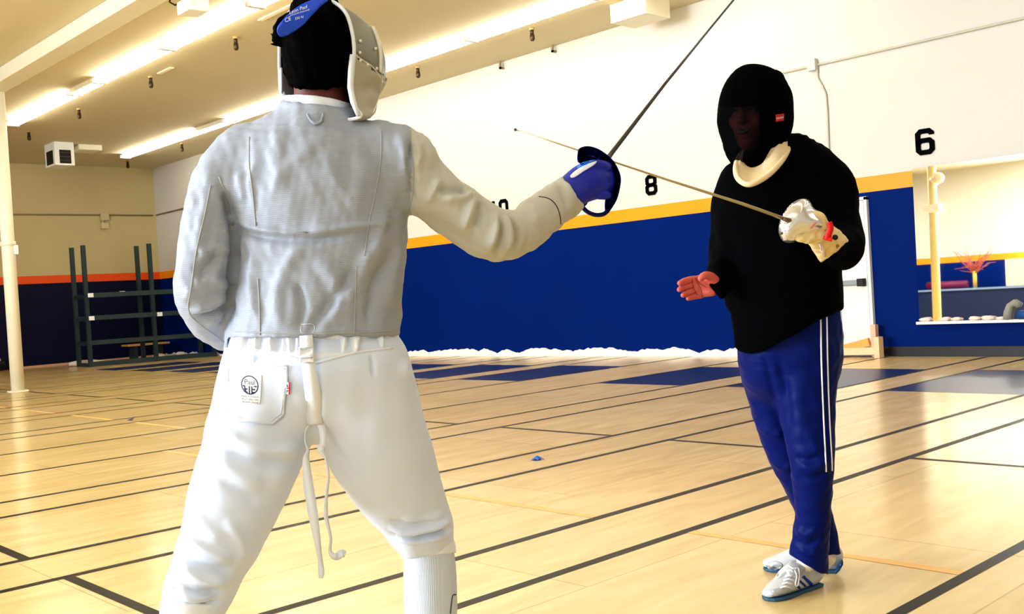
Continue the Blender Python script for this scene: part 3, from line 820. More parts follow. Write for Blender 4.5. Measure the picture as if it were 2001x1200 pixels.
def fill(poly, step):
    """triangulate a 2-D outline with inner points"""
    poly = np.asarray(poly, float); n = len(poly)
    x0, y0 = poly.min(0); x1, y1 = poly.max(0)
    pts = [Vector(p) for p in poly]
    gx, gy = np.meshgrid(np.arange(x0 + step / 2, x1, step), np.arange(y0 + step / 2, y1, step))
    for x, y in zip(gx.ravel(), gy.ravel()):
        ins = False; dmin = 1e9
        j = n - 1
        for i in range(n):
            xi, yi = poly[i]; xj, yj = poly[j]
            if (yi > y) != (yj > y) and x < (xj - xi) * (y - yi) / (yj - yi) + xi: ins = not ins
            dmin = min(dmin, (x - xi) ** 2 + (y - yi) ** 2); j = i
        if ins and dmin > (step * .4) ** 2: pts.append(Vector((x, y)))
    r = delaunay_2d_cdt(pts, [(i, (i + 1) % n) for i in range(n)], [list(range(n))], 1, 1e-4)
    return np.array([(v.x, v.y) for v in r[0]]), [tuple(f) for f in r[2]]

def patch(name, poly, bvhs, m, parent, off=0.003, thick=0.002, step=4.0, default=None, fn=None, label=None):
    """cloth or plate lying on a surface"""
    P, T = fill(poly, step); W = []
    for x, y in P:
        c = hit(bvhs, x, y, off, default) if fn is None else fn(x, y)
        if c is None: c = hit(bvhs, x * .9 + P[:, 0].mean() * .1, y * .9 + P[:, 1].mean() * .1, off, default)
        W.append(c if c is not None else c_of(x, y, default or 3))
    o = mk(name, w_of(np.array(W)), T, m, parent, True, label=label)
    if thick:
        s = o.modifiers.new('thick', 'SOLIDIFY'); s.thickness = thick; s.offset = 0
    return o

def decal(name, V2, F2, frame, bvhs, m, parent, off=0.004, default=None):
    """flat marks (lettering, emblem) printed on a surface; frame maps 2-D to pixels"""
    W = []
    for x, y in V2:
        px, py = frame(x, y); c = hit(bvhs, px, py, off, default)
        W.append(c if c is not None else c_of(px, py, default or 3))
    return mk(name, w_of(np.array(W)), F2, m, parent, False)

def seam(name, pts, bvhs, m, parent, w=0.0016, off=0.0006, sub=6):
    P = catmull(np.array(pts, float), sub); W = []
    for x, y in P:
        c = hit(bvhs, x, y, off)
        if c is not None: W.append(w_of(c))
    if len(W) < 2: return None
    mb = MB(); mb.tube(W, w, 6); return mb.build(name, m, parent, True)

def ribbon(name, rows, m, parent, thick=0.0012, sub=5):
    """rows: (px, py, depth, width px, twist deg)"""
    R_ = catmull(np.array(rows, float), sub); V = []; Fc = []
    C = np.array([c_of(r[0], r[1], r[2]) for r in R_])
    for i, r in enumerate(R_):
        t = C[min(i + 1, len(C) - 1)] - C[max(i - 1, 0)]; t /= np.linalg.norm(t)
        s = np.cross(t, [0, 0, 1.0]); s /= np.linalg.norm(s); nn = np.cross(s, t); a = math.radians(r[4])
        dvec = s * math.cos(a) + nn * math.sin(a); w = r[3] * r[2] / F / 2
        V += [C[i] - dvec * w, C[i] + dvec * w]
        if i: Fc.append((2*i-2, 2*i-1, 2*i+1, 2*i))
    o = mk(name, w_of(np.array(V)), Fc, m, parent, True)
    s_ = o.modifiers.new('thick', 'SOLIDIFY'); s_.thickness = thick; s_.offset = 0
    return o
# ------------------------------------------------------------------ the fencer in white (seen from behind)
m_skin_d = mat('brown_skin', (112, 56, 46), 0.55, var=0.06, vscale=20)
m_lame = mat('silver_grey_lame', (158, 166, 182), 0.55, 0.0, var=0.06, vscale=14, bump=0.35, bscale=45, bdist=0.003, weave=0.3, wscale=70, wdir='Z', sheen=0.0)
m_lame_s = mat('silver_grey_sleeve', (190, 190, 184), 0.55, var=0.05, vscale=14, bump=0.3, bscale=45, bdist=0.003, weave=0.3, wscale=150, wdir='DIAGONAL')
m_seam = mat('grey_seam', (168, 172, 176), 0.7)
m_breech = mat('white_breeches_cloth', (216, 227, 249), 0.6, var=0.03, vscale=10, bump=0.25, bscale=30, bdist=0.003)
m_wtape = mat('white_webbing', (230, 236, 246), 0.6, var=0.02)
m_sock = mat('white_ribbed_sock', (204, 213, 228), 0.7, var=0.04, weave=0.5, wscale=110, wdir='X')
m_hair = mat('black_hair', (2, 2, 3), 0.8, var=0.3, vscale=60, spec=0.03)
m_blackpad = mat('black_mask_padding', (2, 2, 3), 0.9, spec=0.02)

# body: one continuous figure under the clothes
bd = Solid()
bd.add(Tube([(622, 60, 2.46, 56, 1.15), (622, 110, 2.46, 60, 1.2), (624, 150, 2.46, 52, 1.1), (626, 195, 2.45, 50, 1.0), (626, 235, 2.45, 58, 1.0)]))
bd.add(Tube([(628, 250, 2.45, 80, .55), (622, 310, 2.45, 138, .5), (622, 420, 2.45, 140, .55), (618, 540, 2.45, 142, .65), (612, 640, 2.45, 138, .6), (612, 720, 2.45, 150, .55)]), 0.04)
bd.add(Tube([(528, 790, 2.43, 74), (487, 900, 2.37, 68), (450, 1000, 2.31, 60), (412, 1100, 2.265, 50), (385, 1190, 2.24, 46), (362, 1290, 2.22, 48), (340, 1400, 2.2, 38), (325, 1540, 2.18, 28), (322, 1590, 2.18, 26)]), 0.04)
bd.add(Tube([(700, 800, 2.46, 85), (752, 900, 2.52, 80), (790, 980, 2.56, 62), (822, 1040, 2.6, 48), (838, 1100, 2.6, 44), (842, 1190, 2.6, 45), (842, 1290, 2.61, 36), (838, 1390, 2.62, 24), (838, 1430, 2.62, 24)]), 0.04)
bd.add(Tube([(500, 312, 2.45, 34), (462, 330, 2.44, 32), (424, 390, 2.42, 28), (406, 450, 2.40, 30), (398, 560, 2.40, 32), (430, 634, 2.52, 28), (500, 656, 2.63, 22), (545, 665, 2.68, 30, .6)]), 0.03)
bd.add(Tube([(760, 318, 2.44, 44), (790, 330, 2.44, 50), (850, 385, 2.46, 38), (972, 460, 2.5, 34), (1070, 412, 2.64, 30), (1125, 370, 2.72, 24), (1160, 352, 2.75, 24, .8)]), 0.03)
# feet
bd.add(Tube([(322, 1590, 2.18, 26), (300, 1612, 2.2, 24), (250, 1618, 2.22, 20, .9)]), 0.02)
bd.add(Tube([(838, 1432, 2.62, 22), (862, 1444, 2.7, 20, .9), (885, 1438, 2.82, 18, .9)]), 0.02)
VQ = extract(bd, 0.010)
fen = person_mesh('person', VQ, m_skin_d, None, tuple(w_of(c_of(620, 1500, 2.45)) * [1, 1, 0]))
tag(fen, 'fencer in silver jacket and white breeches seen from behind, right arm stretched out', 'person')

# jacket
jk = Solid()
torso = Tube([(626, 226, 2.45, 70, .95), (624, 250, 2.45, 118, .62), (620, 290, 2.45, 170, .56), (615, 340, 2.45, 186, .58), (618, 390, 2.45, 182, .62), (625, 440, 2.45, 171, .66), (626, 500, 2.45, 168, .68), (620, 560, 2.45, 168, .68), (614, 620, 2.45, 168, .74), (612, 680, 2.45, 170, .78)])
jk.add(torso)
jk.add(Tube([(480, 305, 2.44, 62, .95), (436, 360, 2.42, 60), (410, 440, 2.40, 54), (400, 520, 2.39, 56), (394, 575, 2.40, 51), (412, 622, 2.46, 45), (455, 650, 2.56, 40), (520, 668, 2.66, 32)]), 0.022)
arm = Tube([(735, 300, 2.44, 66, .95), (788, 328, 2.44, 76, .82), (818, 356, 2.45, 63, .9), (852, 385, 2.46, 55), (915, 430, 2.48, 55), (968, 459, 2.5, 53), (1018, 450, 2.55, 44), (1070, 412, 2.63, 42), (1108, 384, 2.70, 39), (1128, 370, 2.73, 37)])
jk.add(arm, 0.02)
ctop = Tube([(622, 240, 2.45, 76, 1.0), (622, 222, 2.45, 71, 1.0), (621, 196, 2.45, 68, 1.0)])
jk.add(ctop, 0.02)
jk.keep(lambda p: jacket_hem(p))
def jacket_hem(p):
    x, y = pxpy(p); zd = -p[:, 2]
    body = (y - 659.0 + 0.012 * (x - 610)) * 2.45 / F                # flat hem of the jacket body
    # the bent left forearm passes below the hem at the side, so the hem only cuts the body
    side = np.where(x < 446, -0.02, 0.0)
    return np.where(x < 446, np.minimum(body, -0.02), body).astype(np.float32)
jk.ops[-1] = ('i', jacket_hem, 0.003)
jk.keep(lambda p: ((205 + (pxpy(p)[0] - 621) * 0.10 - pxpy(p)[1]) * 2.45 / F).astype(np.float32), 0.003)
# cuff end
_cdir = np.array([.74, -.55]); 
jk.keep(lambda p: ((((pxpy(p)[0] - 1122) * .80 + (pxpy(p)[1] - 376) * -.60)) * 2.7 / F).astype(np.float32), 0.004)
V, Q = extract(jk, 0.005)
CR = [  # (line, width px, amplitude m)
    ([(458, 432), (500, 448), (560, 457), (640, 452), (720, 440), (790, 425)], 7, .008),
    ([(455, 448), (520, 462), (600, 468), (700, 455)], 8, -.009),
    ([(500, 300), (490, 360), (500, 430)], 6, .004), ([(470, 330), (475, 400)], 7, .005),
    ([(600, 470), (560, 520), (540, 600), (560, 650)], 12, .007), ([(620, 500), (660, 560), (650, 640)], 13, .008), ([(500, 480), (490, 560), (505, 640)], 9, .006),
    ([(580, 540), (590, 600), (580, 655)], 8, -.006), ([(700, 520), (640, 600), (600, 655)], 9, -.007),
    ([(780, 440), (730, 500), (690, 560), (680, 640)], 12, .008), ([(770, 500), (730, 560), (720, 650)], 10, -.008),
    ([(760, 400), (735, 470), (700, 520)], 9, .007), ([(790, 470), (770, 530), (760, 600)], 8, .006),
    ([(560, 240), (540, 300), (545, 380)], 14, .004), ([(700, 250), (705, 330), (690, 420)], 14, .004),
    ([(640, 260), (560, 330), (520, 400)], 12, .003), ([(610, 300), (680, 380), (720, 420)], 14, .003),
    ([(428, 352), (446, 400), (457, 450), (459, 505), (453, 560), (447, 610), (446, 650)], 6, -.014),
    # left sleeve
    ([(430, 480), (410, 520), (378, 540)], 12, -.011), ([(452, 490), (420, 488), (388, 505)], 9, .008),
    ([(372, 608), (410, 600), (448, 575)], 6, .008), ([(378, 618), (412, 612), (448, 592)], 5, -.009), ([(400, 640), (425, 625), (446, 608)], 5, .006),
    ([(405, 380), (395, 440), (388, 500)], 10, .006), ([(440, 370), (450, 430)], 8, -.008), ([(376, 560), (365, 590)], 8, .005), ([(412, 540), (440, 556), (450, 550)], 9, .006),
    # right sleeve
    ([(805, 262), (800, 310), (806, 360), (800, 410)], 6, -.010), ([(782, 262), (792, 300), (798, 350)], 8, .008),
    ([(812, 275), (822, 300), (812, 330)], 7, .006), ([(830, 400), (850, 370), (858, 345)], 8, .007), ([(850, 372), (890, 372), (915, 378)], 6, -.008),
    ([(860, 385), (900, 390), (925, 378)], 6, .010), ([(905, 455), (918, 415), (926, 385)], 7, .010), ([(930, 450), (938, 420), (936, 395)], 7, -.010),
    ([(955, 490), (968, 450), (965, 412)], 7, .011), ([(985, 495), (995, 460), (985, 420)], 7, .012), ([(972, 500), (980, 465), (978, 425)], 4, -.009), ([(1005, 490), (1010, 455), (998, 425)], 6, -.011),
    ([(1040, 440), (1048, 420), (1035, 400)], 8, .004), ([(1108, 350), (1112, 372), (1128, 392)], 5, .005), ([(1094, 362), (1105, 385), (1112, 405)], 6, -.004),
    ([(820, 420), (870, 455), (930, 485)], 12, -.005),
]
CR = [(p_, w_ * .85, a_ * 1.45) for p_, w_, a_ in CR]
V = folds(V, Q, CR)
V = rumple(V, Q, 0.0022, 38, 3)
V = rumple(V, Q, 0.0009, 110, 5)
jb = bvh_of(V, Q)
pxv, pyv = pxpy(V[Q].mean(1))
ja = person_mesh('fencing_jacket', (V, Q), [m_lame, m_lame_s], fen, mids=((pxv > 803) & (pyv < 560)).astype(int), label='silver grey metallic sabre jacket')
for pts in ([(487, 268), (487, 320), (494, 380), (500, 442)], [(745, 255), (744, 310), (735, 370), (722, 430), (712, 500)], [(504, 545), (507, 600), (508, 655)], [(697, 520), (694, 590), (692, 655)],
            [(800, 262), (808, 320), (808, 370), (800, 410)], [(412, 362), (400, 420), (384, 490), (374, 560), (368, 604), (385, 630), (438, 668)],
            [(450, 648), (520, 650), (610, 652), (700, 650), (776, 646)], [(428, 345), (450, 400), (456, 440)]):
    seam('seam', pts, jb, m_seam, ja)
seam('seam', [(1053, 384), (1072, 388), (1086, 400), (1094, 420), (1096, 438)], jb, mat('black_stitching', (50, 50, 52), .7), ja, w=.0014)
seam('stitched_box', [(589, 634), (612, 634), (612, 650), (589, 650), (589, 634)], jb, m_wtape, ja, w=.0008, sub=3)
patch('hanger_loop', outline([(602, 222), (608, 232), (618, 238), (626, 235), (629, 222), (632, 220), (630, 238), (616, 244), (606, 238), (599, 224)], 2), jb, m_lame, ja, off=.005, thick=.003, step=5, default=2.3)
# white inner collar
ic = Solid(); ic.add(Tube([(622, 240, 2.45, 66, 1.0), (622, 215, 2.45, 67, 1.0), (621, 180, 2.45, 64, 1.0)]))
ic.keep(lambda p: ((187 + (pxpy(p)[0] - 621) * 0.10 + 8 * ((pxpy(p)[0] - 612) / 70) ** 2 - pxpy(p)[1]) * 2.45 / F).astype(np.float32), 0.002)
ic.cut(Tube([(622, 240, 2.45, 57, 1.0), (622, 215, 2.45, 58, 1.0), (621, 170, 2.45, 58, 1.0)]), .002)
person_mesh('inner_collar', extract(ic, 0.004), m_wtape, fen, label='white inner collar')

# breeches
br = Solid()
br.add(Tube([(612, 640, 2.45, 160, .7), (612, 670, 2.45, 165, .7), (614, 700, 2.45, 178, .7), (616, 722, 2.45, 183, .72)]))
lleg = Tube([(548, 735, 2.45, 108, 1.0), (532, 775, 2.44, 106, 1.0), (510, 830, 2.41, 103), (487, 900, 2.37, 97), (462, 970, 2.33, 92), (436, 1040, 2.29, 83), (411, 1095, 2.26, 74), (392, 1145, 2.245, 69), (378, 1185, 2.235, 62), (372, 1215, 2.23, 58), (366, 1240, 2.23, 56)])
rleg = Tube([(690, 735, 2.46, 106, 1.0), (708, 775, 2.47, 108, 1.0), (728, 840, 2.49, 104), (752, 900, 2.52, 99), (783, 960, 2.55, 84), (806, 1000, 2.57, 71), (822, 1035, 2.585, 65), (832, 1062, 2.595, 54), (836, 1086, 2.6, 53)])
br.add(lleg, 0.035); br.add(rleg, 0.03)
br.keep(lambda p: ((pxpy(p)[1] - (1092 - (pxpy(p)[0] - 790) * .10)) * 2.6 / F * (pxpy(p)[0] > 640) + (pxpy(p)[0] <= 640) * np.minimum((pxpy(p)[1] - 1238) * 2.23 / F, .02)).astype(np.float32), .003)
V, Q = extract(br, 0.005)
CR = [
    ([(430, 840), (480, 870), (540, 885), (590, 870)], 9, .008), ([(420, 860), (480, 892), (540, 905), (580, 895)], 10, -.009), ([(410, 890), (470, 930), (520, 950)], 11, .006), ([(420, 930), (470, 960), (510, 985)], 9, -.005),
    ([(600, 850), (560, 900), (530, 960)], 14, .004),
    ([(350, 1040), (400, 1075), (460, 1100)], 9, .008), ([(340, 1070), (400, 1105), (460, 1120)], 8, -.010), ([(345, 1100), (400, 1135), (450, 1140)], 8, .011), ([(325, 1135), (380, 1160), (445, 1155)], 7, -.012), ([(318, 1150), (345, 1142), (370, 1165), (430, 1172)], 7, .010), ([(316, 1168), (380, 1184), (445, 1170)], 5, -.010),
    ([(370, 980), (400, 1030), (440, 1060)], 11, .005), ([(440, 1010), (470, 1060), (478, 1100)], 9, .006),
    ([(755, 1030), (800, 1038), (850, 1030), (885, 1010)], 5, .012), ([(765, 1042), (810, 1050), (860, 1040), (888, 1028)], 4, -.012), ([(770, 1050), (820, 1058), (880, 1044)], 4, .009), ([(780, 1012), (830, 1018), (876, 998)], 6, .005), ([(760, 1018), (800, 1026), (850, 1018)], 4, -.006),
    ([(640, 870), (690, 930), (740, 980)], 9, -.004), ([(800, 705), (790, 720), (804, 740)], 6, .008), ([(610, 750), (612, 790), (612, 850)], 9, -.010),
    ([(726, 690), (729, 712), (731, 738)], 3, -.005), ([(502, 690), (499, 712)], 3, -.005),
    ([(440, 720), (450, 760), (440, 800)], 8, .005),
]
CR = [(p_, w_ * .9, a_ * 1.4) for p_, w_, a_ in CR]
V = folds(V, Q, CR); V = rumple(V, Q, 0.0016, 30, 9)
bb = bvh_of(V, Q)
bre = person_mesh('breeches', (V, Q), m_breech, fen, label='white fencing breeches ending below the knee')
# gathered waistband
wb = Solid(); wb.add(Tube([(611, 640, 2.45, 164, .71), (612, 665, 2.45, 168, .71), (613, 710, 2.45, 180, .72)]))
wb.keep(lambda p: ((pxpy(p)[1] - (676 + 32 * np.clip(1 - np.abs(pxpy(p)[0] - 608) / 165, 0, 1))) * 2.45 / F).astype(np.float32), .003)
wb.keep(lambda p: ((650 - pxpy(p)[1]) * 2.45 / F).astype(np.float32), .003)
V, Q = extract(wb, 0.004)
V = folds(V, Q, [([(x, 655), (x + random.uniform(-5, 5), 690)], 3.0, random.choice((-.011, .008, -.008))) for x in range(448, 776, 9)])
wbb = bvh_of(V, Q)
wo = person_mesh('waistband', (V, Q), m_wtape, bre, label='gathered elastic waistband')
seam('waistband_piping', [(442, 682), (480, 682), (530, 688), (570, 698), (608, 710), (650, 700), (700, 688), (768, 680)], [wbb, bb], m_wtape, bre, w=.003, off=.001)
# pocket with its printed label
pk = [(443, 709), (562, 714), (563, 740), (556, 796), (555, 812), (533, 830), (470, 824), (441, 812), (431, 794), (440, 745)]
patch('back_pocket', pk, bb, m_breech, bre, off=.004, thick=.004, step=6, label='patch pocket with clipped corners')
m_stitch = mat('pocket_stitching', (206, 216, 226), .7)
pbb = [bb]
for off_, pl_ in ((.007, [(447, 716), (556, 720), (551, 795), (549, 808), (530, 823), (470, 817), (446, 807), (437, 793), (446, 745), (447, 716)]),):
    seam('pocket_stitching', pl_, bb, m_stitch, bre, w=.001, off=.0066, sub=1)
seam('pocket_hem', [(443, 710), (500, 712), (562, 715)], bb, m_wtape, bre, w=.002, off=.006)
lab = [(472, 731), (512, 733), (508, 790), (469, 788)]
m_lab = mat('white_label_cloth', (248, 249, 250), .6); m_ink = mat('navy_ink', (14, 28, 66), .6)
patch('printed_label', lab, bb, m_lab, bre, off=.0075, thick=.001, step=6)
def lf(x, y):  # unit frame of the emblem, y up
    return 488 + 16 * x + .8 * y * -1, 752.5 - 18 * y + 1.2 * x
vs, fs = stroke2d([([(math.cos(a), math.sin(a) * .98) for a in np.linspace(0, 2 * math.pi, 40, endpoint=False)], True)], .13)
V2 = list(vs); F2 = list(fs)
def addstroke(paths, w):
    v, f = stroke2d(paths, w); b = len(V2); V2.extend(v); F2.extend([tuple(i + b for i in q) for q in f])
addstroke([([(-.86, -.12), (.86, -.12)], False), ([(-.08, -.12), (-.08, -.95)], False), ([(.22, -.12), (.22, -.92)], False), ([(-.75, -.46), (-.3, -.46)], False), ([(-.5, -.8), (-.3, -.8)], False), ([(-.62, -.12), (-.62, -.5), (-.5, -.75), (-.4, -.82)], False), ([(.3, -.46), (.66, -.46)], False), ([(.3, -.78), (.55, -.78)], False)], .15)
t_v, t_f = text2d('Paul', .82); b = len(V2); V2.extend([(x * .98, y + .3) for x, y in t_v]); F2.extend([tuple(i + b for i in q) for q in t_f])
for s_, yy, sz in (('MADE IN LONDON', -1.28, .26), ('MULTI WELL 350N', -1.58, .26), ('be active yourself', -1.86, .28)):
    t_v, t_f = text2d(s_, sz, .3 if yy < -1.8 else 0); b = len(V2); V2.extend([(x + (.0 if yy > -1.8 else -.05), y + yy) for x, y in t_v]); F2.extend([tuple(i + b for i in q) for q in t_f])
t_v, t_f = text2d('LEON', .17); b = len(V2); V2.extend([(x + .05, y + .72) for x, y in t_v]); F2.extend([tuple(i + b for i in q) for q in t_f])
decal('label_print', V2, F2, lf, bb, m_ink, bre, .0086, 2.3)
# flag tab on the pocket edge
fp = [(560, 747), (567, 747), (566.5, 771), (559.5, 770)]
m_flag_r = mat('flag_red', (190, 24, 50), .6); m_flag_b = mat('flag_blue', (24, 34, 100), .6)
patch('flag_tab', fp, bb, m_wtape, bre, off=.008, thick=.001, step=4, label='tiny flag tab')
fv = []; ff = []
for q in ([(564.2, 747), (567, 747), (566.6, 771), (563.8, 771)], [(560, 757.4), (567, 757.8), (567, 760.4), (560, 760)]):
    b = len(fv); fv += q; ff.append((b, b + 1, b + 2, b + 3))
decal('flag_cross', fv, ff, lambda x, y: (x, y), bb, m_flag_r, bre, .0092, 2.3)
fv = [(560.2, 749.5), (563.4, 756), (560.2, 756.2), (560.2, 762.5), (563.2, 762.4), (560.2, 768.5)]
decal('flag_field', fv, [(0, 1, 2), (3, 4, 5)], lambda x, y: (x, y), bb, m_flag_b, bre, .0092, 2.3)
# back buckle strap with two hanging tails
def on_b(px, py, off): 
    c = hit([bb, wbb], px, py, off, 2.34); return -c[2]
ribbon('back_strap', [(px, py, on_b(px, py, .013), w, 0) for px, py, w in ((598, 655, 26), (600, 690, 28), (604, 720, 27), (609, 755, 30), (613, 785, 32), (612, 805, 30), (616, 830, 30))], m_wtape, bre, .002)
P_ = [(584, 679), (613, 679), (613, 709), (585, 710)]
patch('strap_buckle', P_, [bb, wbb], m_wtape, bre, off=.018, thick=.005, step=6)
seam('buckle_bar', [(587, 700), (611, 699)], [bb, wbb], m_seam, bre, w=.001, off=.0215)
dd = on_b(612, 830, .008)
ribbon('strap_tail', [(606, 826, dd, 9, 20), (598, 842, dd, 6, 60), (597, 862, dd - .01, 6, 70), (602, 880, dd - .02, 8, 60), (598, 900, dd - .03, 14, 30), (603, 950, dd - .04, 19, 10), (611, 1000, dd - .05, 19, 5), (619, 1050, dd - .06, 14, 20), (625, 1090, dd - .06, 10, 30), (628, 1118, dd - .06, 12, 0), (627, 1130, dd - .06, 8, 0)], m_wtape, bre, .0016)
ribbon('strap_tail', [(622, 815, dd, 14, 10), (630, 840, dd - .005, 14, 10), (631, 868, dd - .012, 13, 0), (627, 878, dd - .015, 15, 30), (636, 895, dd - .02, 7, 60), (642, 930, dd - .03, 6, 60), (638, 970, dd - .04, 7, 50), (637, 1010, dd - .05, 9, 40), (646, 1050, dd - .06, 7, 60), (645, 1078, dd - .06, 8, 40), (656, 1088, dd - .055, 14, 0), (668, 1082, dd - .05, 16, 30), (675, 1084, dd - .05, 12, 0)], m_wtape, bre, .0016)
# knee cuffs, socks, shoes
def band(name, rows, m, top, bot, parent, slope=0.0, k=.002, h=.004, cxx=0):
    s = Solid(); s.add(Tube(rows)); d = rows[0][2]
    s.keep(lambda p: ((top - (pxpy(p)[0] - cxx) * slope - pxpy(p)[1]) * d / F).astype(np.float32), k)
    s.keep(lambda p: ((pxpy(p)[1] - (bot - (pxpy(p)[0] - cxx) * slope)) * d / F).astype(np.float32), k)
    VQ = extract(s, h); return person_mesh(name, VQ, m, parent), VQ
band('knee_cuff', [(829, 1050, 2.595, 55), (837, 1075, 2.6, 54), (839, 1100, 2.6, 53)], m_wtape, 1066, 1092, bre, .11, cxx=790)
band('knee_cuff', [(380, 1170, 2.235, 63), (374, 1200, 2.23, 60), (368, 1245, 2.23, 57)], m_wtape, 1178, 1240, bre, -.08, cxx=378)
so = Solid(); so.add(Tube([(834, 1040, 2.59, 46), (839, 1100, 2.6, 51), (841, 1150, 2.6, 52), (842, 1210, 2.6, 51), (842, 1290, 2.61, 42), (838, 1390, 2.62, 30), (838, 1440, 2.62, 29)]))
sb = extract(so, .006); sk = person_mesh('sock', sb, m_sock, fen)
sbb = bvh_of(*sb)
seam('sock_mark', [(891, 1162), (884.5, 1164), (882, 1180), (880, 1199)], sbb, mat('dark_grey_print', (80, 78, 82), .6), sk, w=.0018)
so = Solid(); so.add(Tube([(385, 1180, 2.235, 50), (366, 1260, 2.225, 52), (350, 1340, 2.21, 50), (335, 1450, 2.19, 36), (325, 1560, 2.18, 31), (322, 1600, 2.18, 30)]))
person_mesh('sock', extract(so, .006), m_sock, fen)
m_shoe = mat('white_shoe_leather', (232, 232, 234), .5)
for A, dv in ((np.array(w_of(c_of(838, 1430, 2.62))), np.array([-.35, .94, 0])), (np.array(w_of(c_of(322, 1590, 2.18))), np.array([-.95, -.3, 0]))):
    dv = dv / np.linalg.norm(dv); A = A.copy(); z0 = .0
    pts = [A - dv * .05 + [0, 0, 0], A + dv * .02, A + dv * .10, A + dv * .17, A + dv * .21]
    hs = [.085, .095, .07, .05, .03]; rows = []
    for P, hh, ww in zip(pts, hs, (.036, .04, .045, .046, .03)):
        c = (np.array([P[0], P[1], hh * .5]) - CAM) @ M; rows.append([*c, hh * .5, ww])
    t = Tube(rows, metric=True); s = Solid(); s.add(t)
    person_mesh('shoe', extract(s, .006), m_shoe, fen)

# mask
def mshell(scale=1.0, grow=0.0, tmax=1.0, n=56, kk=22):
    rim = outline([(600, 3), (628, -2), (655, 6), (676, 26), (687, 58), (692, 95), (690, 135), (688, 175), (696, 210), (704, 228), (655, 236), (600, 226), (560, 212), (550, 190), (547, 150), (546, 105), (548, 62), (560, 32), (578, 13)], 4)
    c0 = np.array([621.0, 112.0]); rows = []
    psi = R(36); ax = np.array([math.sin(psi), -.06, -math.cos(psi)]) * .178
    for k in range(kk + 1):
        t = k / kk * tmax; sc = max(0.02, (1 - t ** 2.5)) ** (1 / 2.5) * scale
        ring = []
        for (x, y) in rim:
            d = 2.43 - .055 * (x - 621) / 74.0
            x2 = c0[0] + (x - c0[0]) * sc; y2 = c0[1] + (y - c0[1]) * (sc if y < 112 else sc ** .75)
            ring.append(c_of(x2, y2, 2.43 - .055 * (x2 - 621) / 74.0) + ax * t * (1 - .62 * np.clip((y2 - 128) / 102, 0, 1) ** 1.25))
        rows.append(ring)
    n = len(rim); V = np.array(rows).reshape(-1, 3); Fc = []
    for k in range(kk):
        for j in range(n): Fc.append((k*n+j, k*n+(j+1)%n, (k+1)*n+(j+1)%n, (k+1)*n+j))
    V = np.vstack([V, V[-n:].mean(0)]); c = len(V) - 1
    for j in range(n): Fc.append((kk*n+j, kk*n+(j+1)%n, c))
    return V, Fc, rim
def mesh_mat():
    m = bpy.data.materials.new('silver_wire_mesh'); m.use_nodes = True; nt = m.node_tree; N = nt.nodes; L = nt.links; b = N['Principled BSDF']
    tc = N.new('ShaderNodeTexCoord'); hs = []
    for d in ('Z', 'X'):
        w = N.new('ShaderNodeTexWave'); w.bands_direction = d; w.inputs['Scale'].default_value = 270; L.new(tc.outputs['Object'], w.inputs['Vector']); hs.append(w)
    mx = N.new('ShaderNodeMath'); mx.operation = 'MAXIMUM'; L.new(hs[0].outputs['Fac'], mx.inputs[0]); L.new(hs[1].outputs['Fac'], mx.inputs[1])
    cr = N.new('ShaderNodeValToRGB'); cr.color_ramp.elements[0].position = .35; cr.color_ramp.elements[1].position = .8
    cr.color_ramp.elements[0].color = lin((98, 98, 88)); cr.color_ramp.elements[1].color = lin((158, 158, 146))
    L.new(mx.outputs[0], cr.inputs['Fac']); L.new(cr.outputs['Color'], b.inputs['Base Color'])
    b.inputs['Metallic'].default_value = .35; b.inputs['Roughness'].default_value = .45
    return m
m_mesh = mesh_mat(); m_bib = mat('silver_bib_cloth', (178, 174, 158), .55, var=.06, vscale=20, bump=.3, bscale=60, bdist=.002)
V, Fc, rim = mshell()
mp_x, mp_y = pxpy(V); mx0 = np.array([np.mean(mp_x[list(f)]) for f in Fc]); my0 = np.array([np.mean(mp_y[list(f)]) for f in Fc])
# the silver bib covers the lower half, back from a line that slopes down to the front
isb = my0 > 106 + np.clip(mx0 - 690, 0, 70) * .78
mk_ = person_mesh('sabre_mask', (V, [f for f, b in zip(Fc, isb) if not b]), m_mesh, fen, label='silver mesh sabre mask with a silver bib, open at the back')
s_ = mk_.modifiers.new('thick', 'SOLIDIFY'); s_.thickness = .003; s_.offset = -1
V2_ = V.copy(); Nn = vnormals(V, np.array([list(f) + [f[-1]] * (4 - len(f)) for f in Fc])); 
cen = V.mean(0); sgn = np.sign(((V - cen) * Nn).sum(1, keepdims=True)); V2_ = V + Nn * sgn * .002
V2_ = folds(V2_, np.array([list(f) + [f[-1]] * (4 - len(f)) for f in Fc]) if sgn.mean() > 0 else np.array([list(f)[::-1] + [f[0]] * (4 - len(f)) for f in Fc]), [([(700, 180), (725, 170), (742, 185)], 6, -.006), ([(705, 205), (722, 190), (735, 200)], 6, .005)])
bi = person_mesh('bib', (V2_, [f for f, b in zip(Fc, isb) if b]), m_bib, mk_, label='silver cloth bib')
s_ = bi.modifiers.new('thick', 'SOLIDIFY'); s_.thickness = .003; s_.offset = 0
Vi, Fi, _ = mshell(.95, tmax=.98)
person_mesh('lining', (Vi, Fi), m_blackpad, mk_)
mkb = bvh_of(V2_, [list(f) for f in Fc if len(f) == 4])
rimw = w_of(V[:len(rim)])
mb = MB(); mb.tube(list(rimw) + [rimw[0], rimw[1]], .0045, 8, False); mb.build('rim_binding', m_wtape, mk_, True)
m_trim = mat('silver_trim', (226, 224, 214), .35, .3)
seam('front_frame', [(676, 12), (692, 20), (708, 30), (719, 41), (728, 54), (735, 69), (740, 86), (743, 104), (744, 122), (743, 142)], mkb, m_trim, mk_, w=.0055, off=.001)
seam('bib_edge', [(694, 108), (712, 120), (730, 133), (748, 160)], mkb, m_trim, mk_, w=.0018, off=.001)
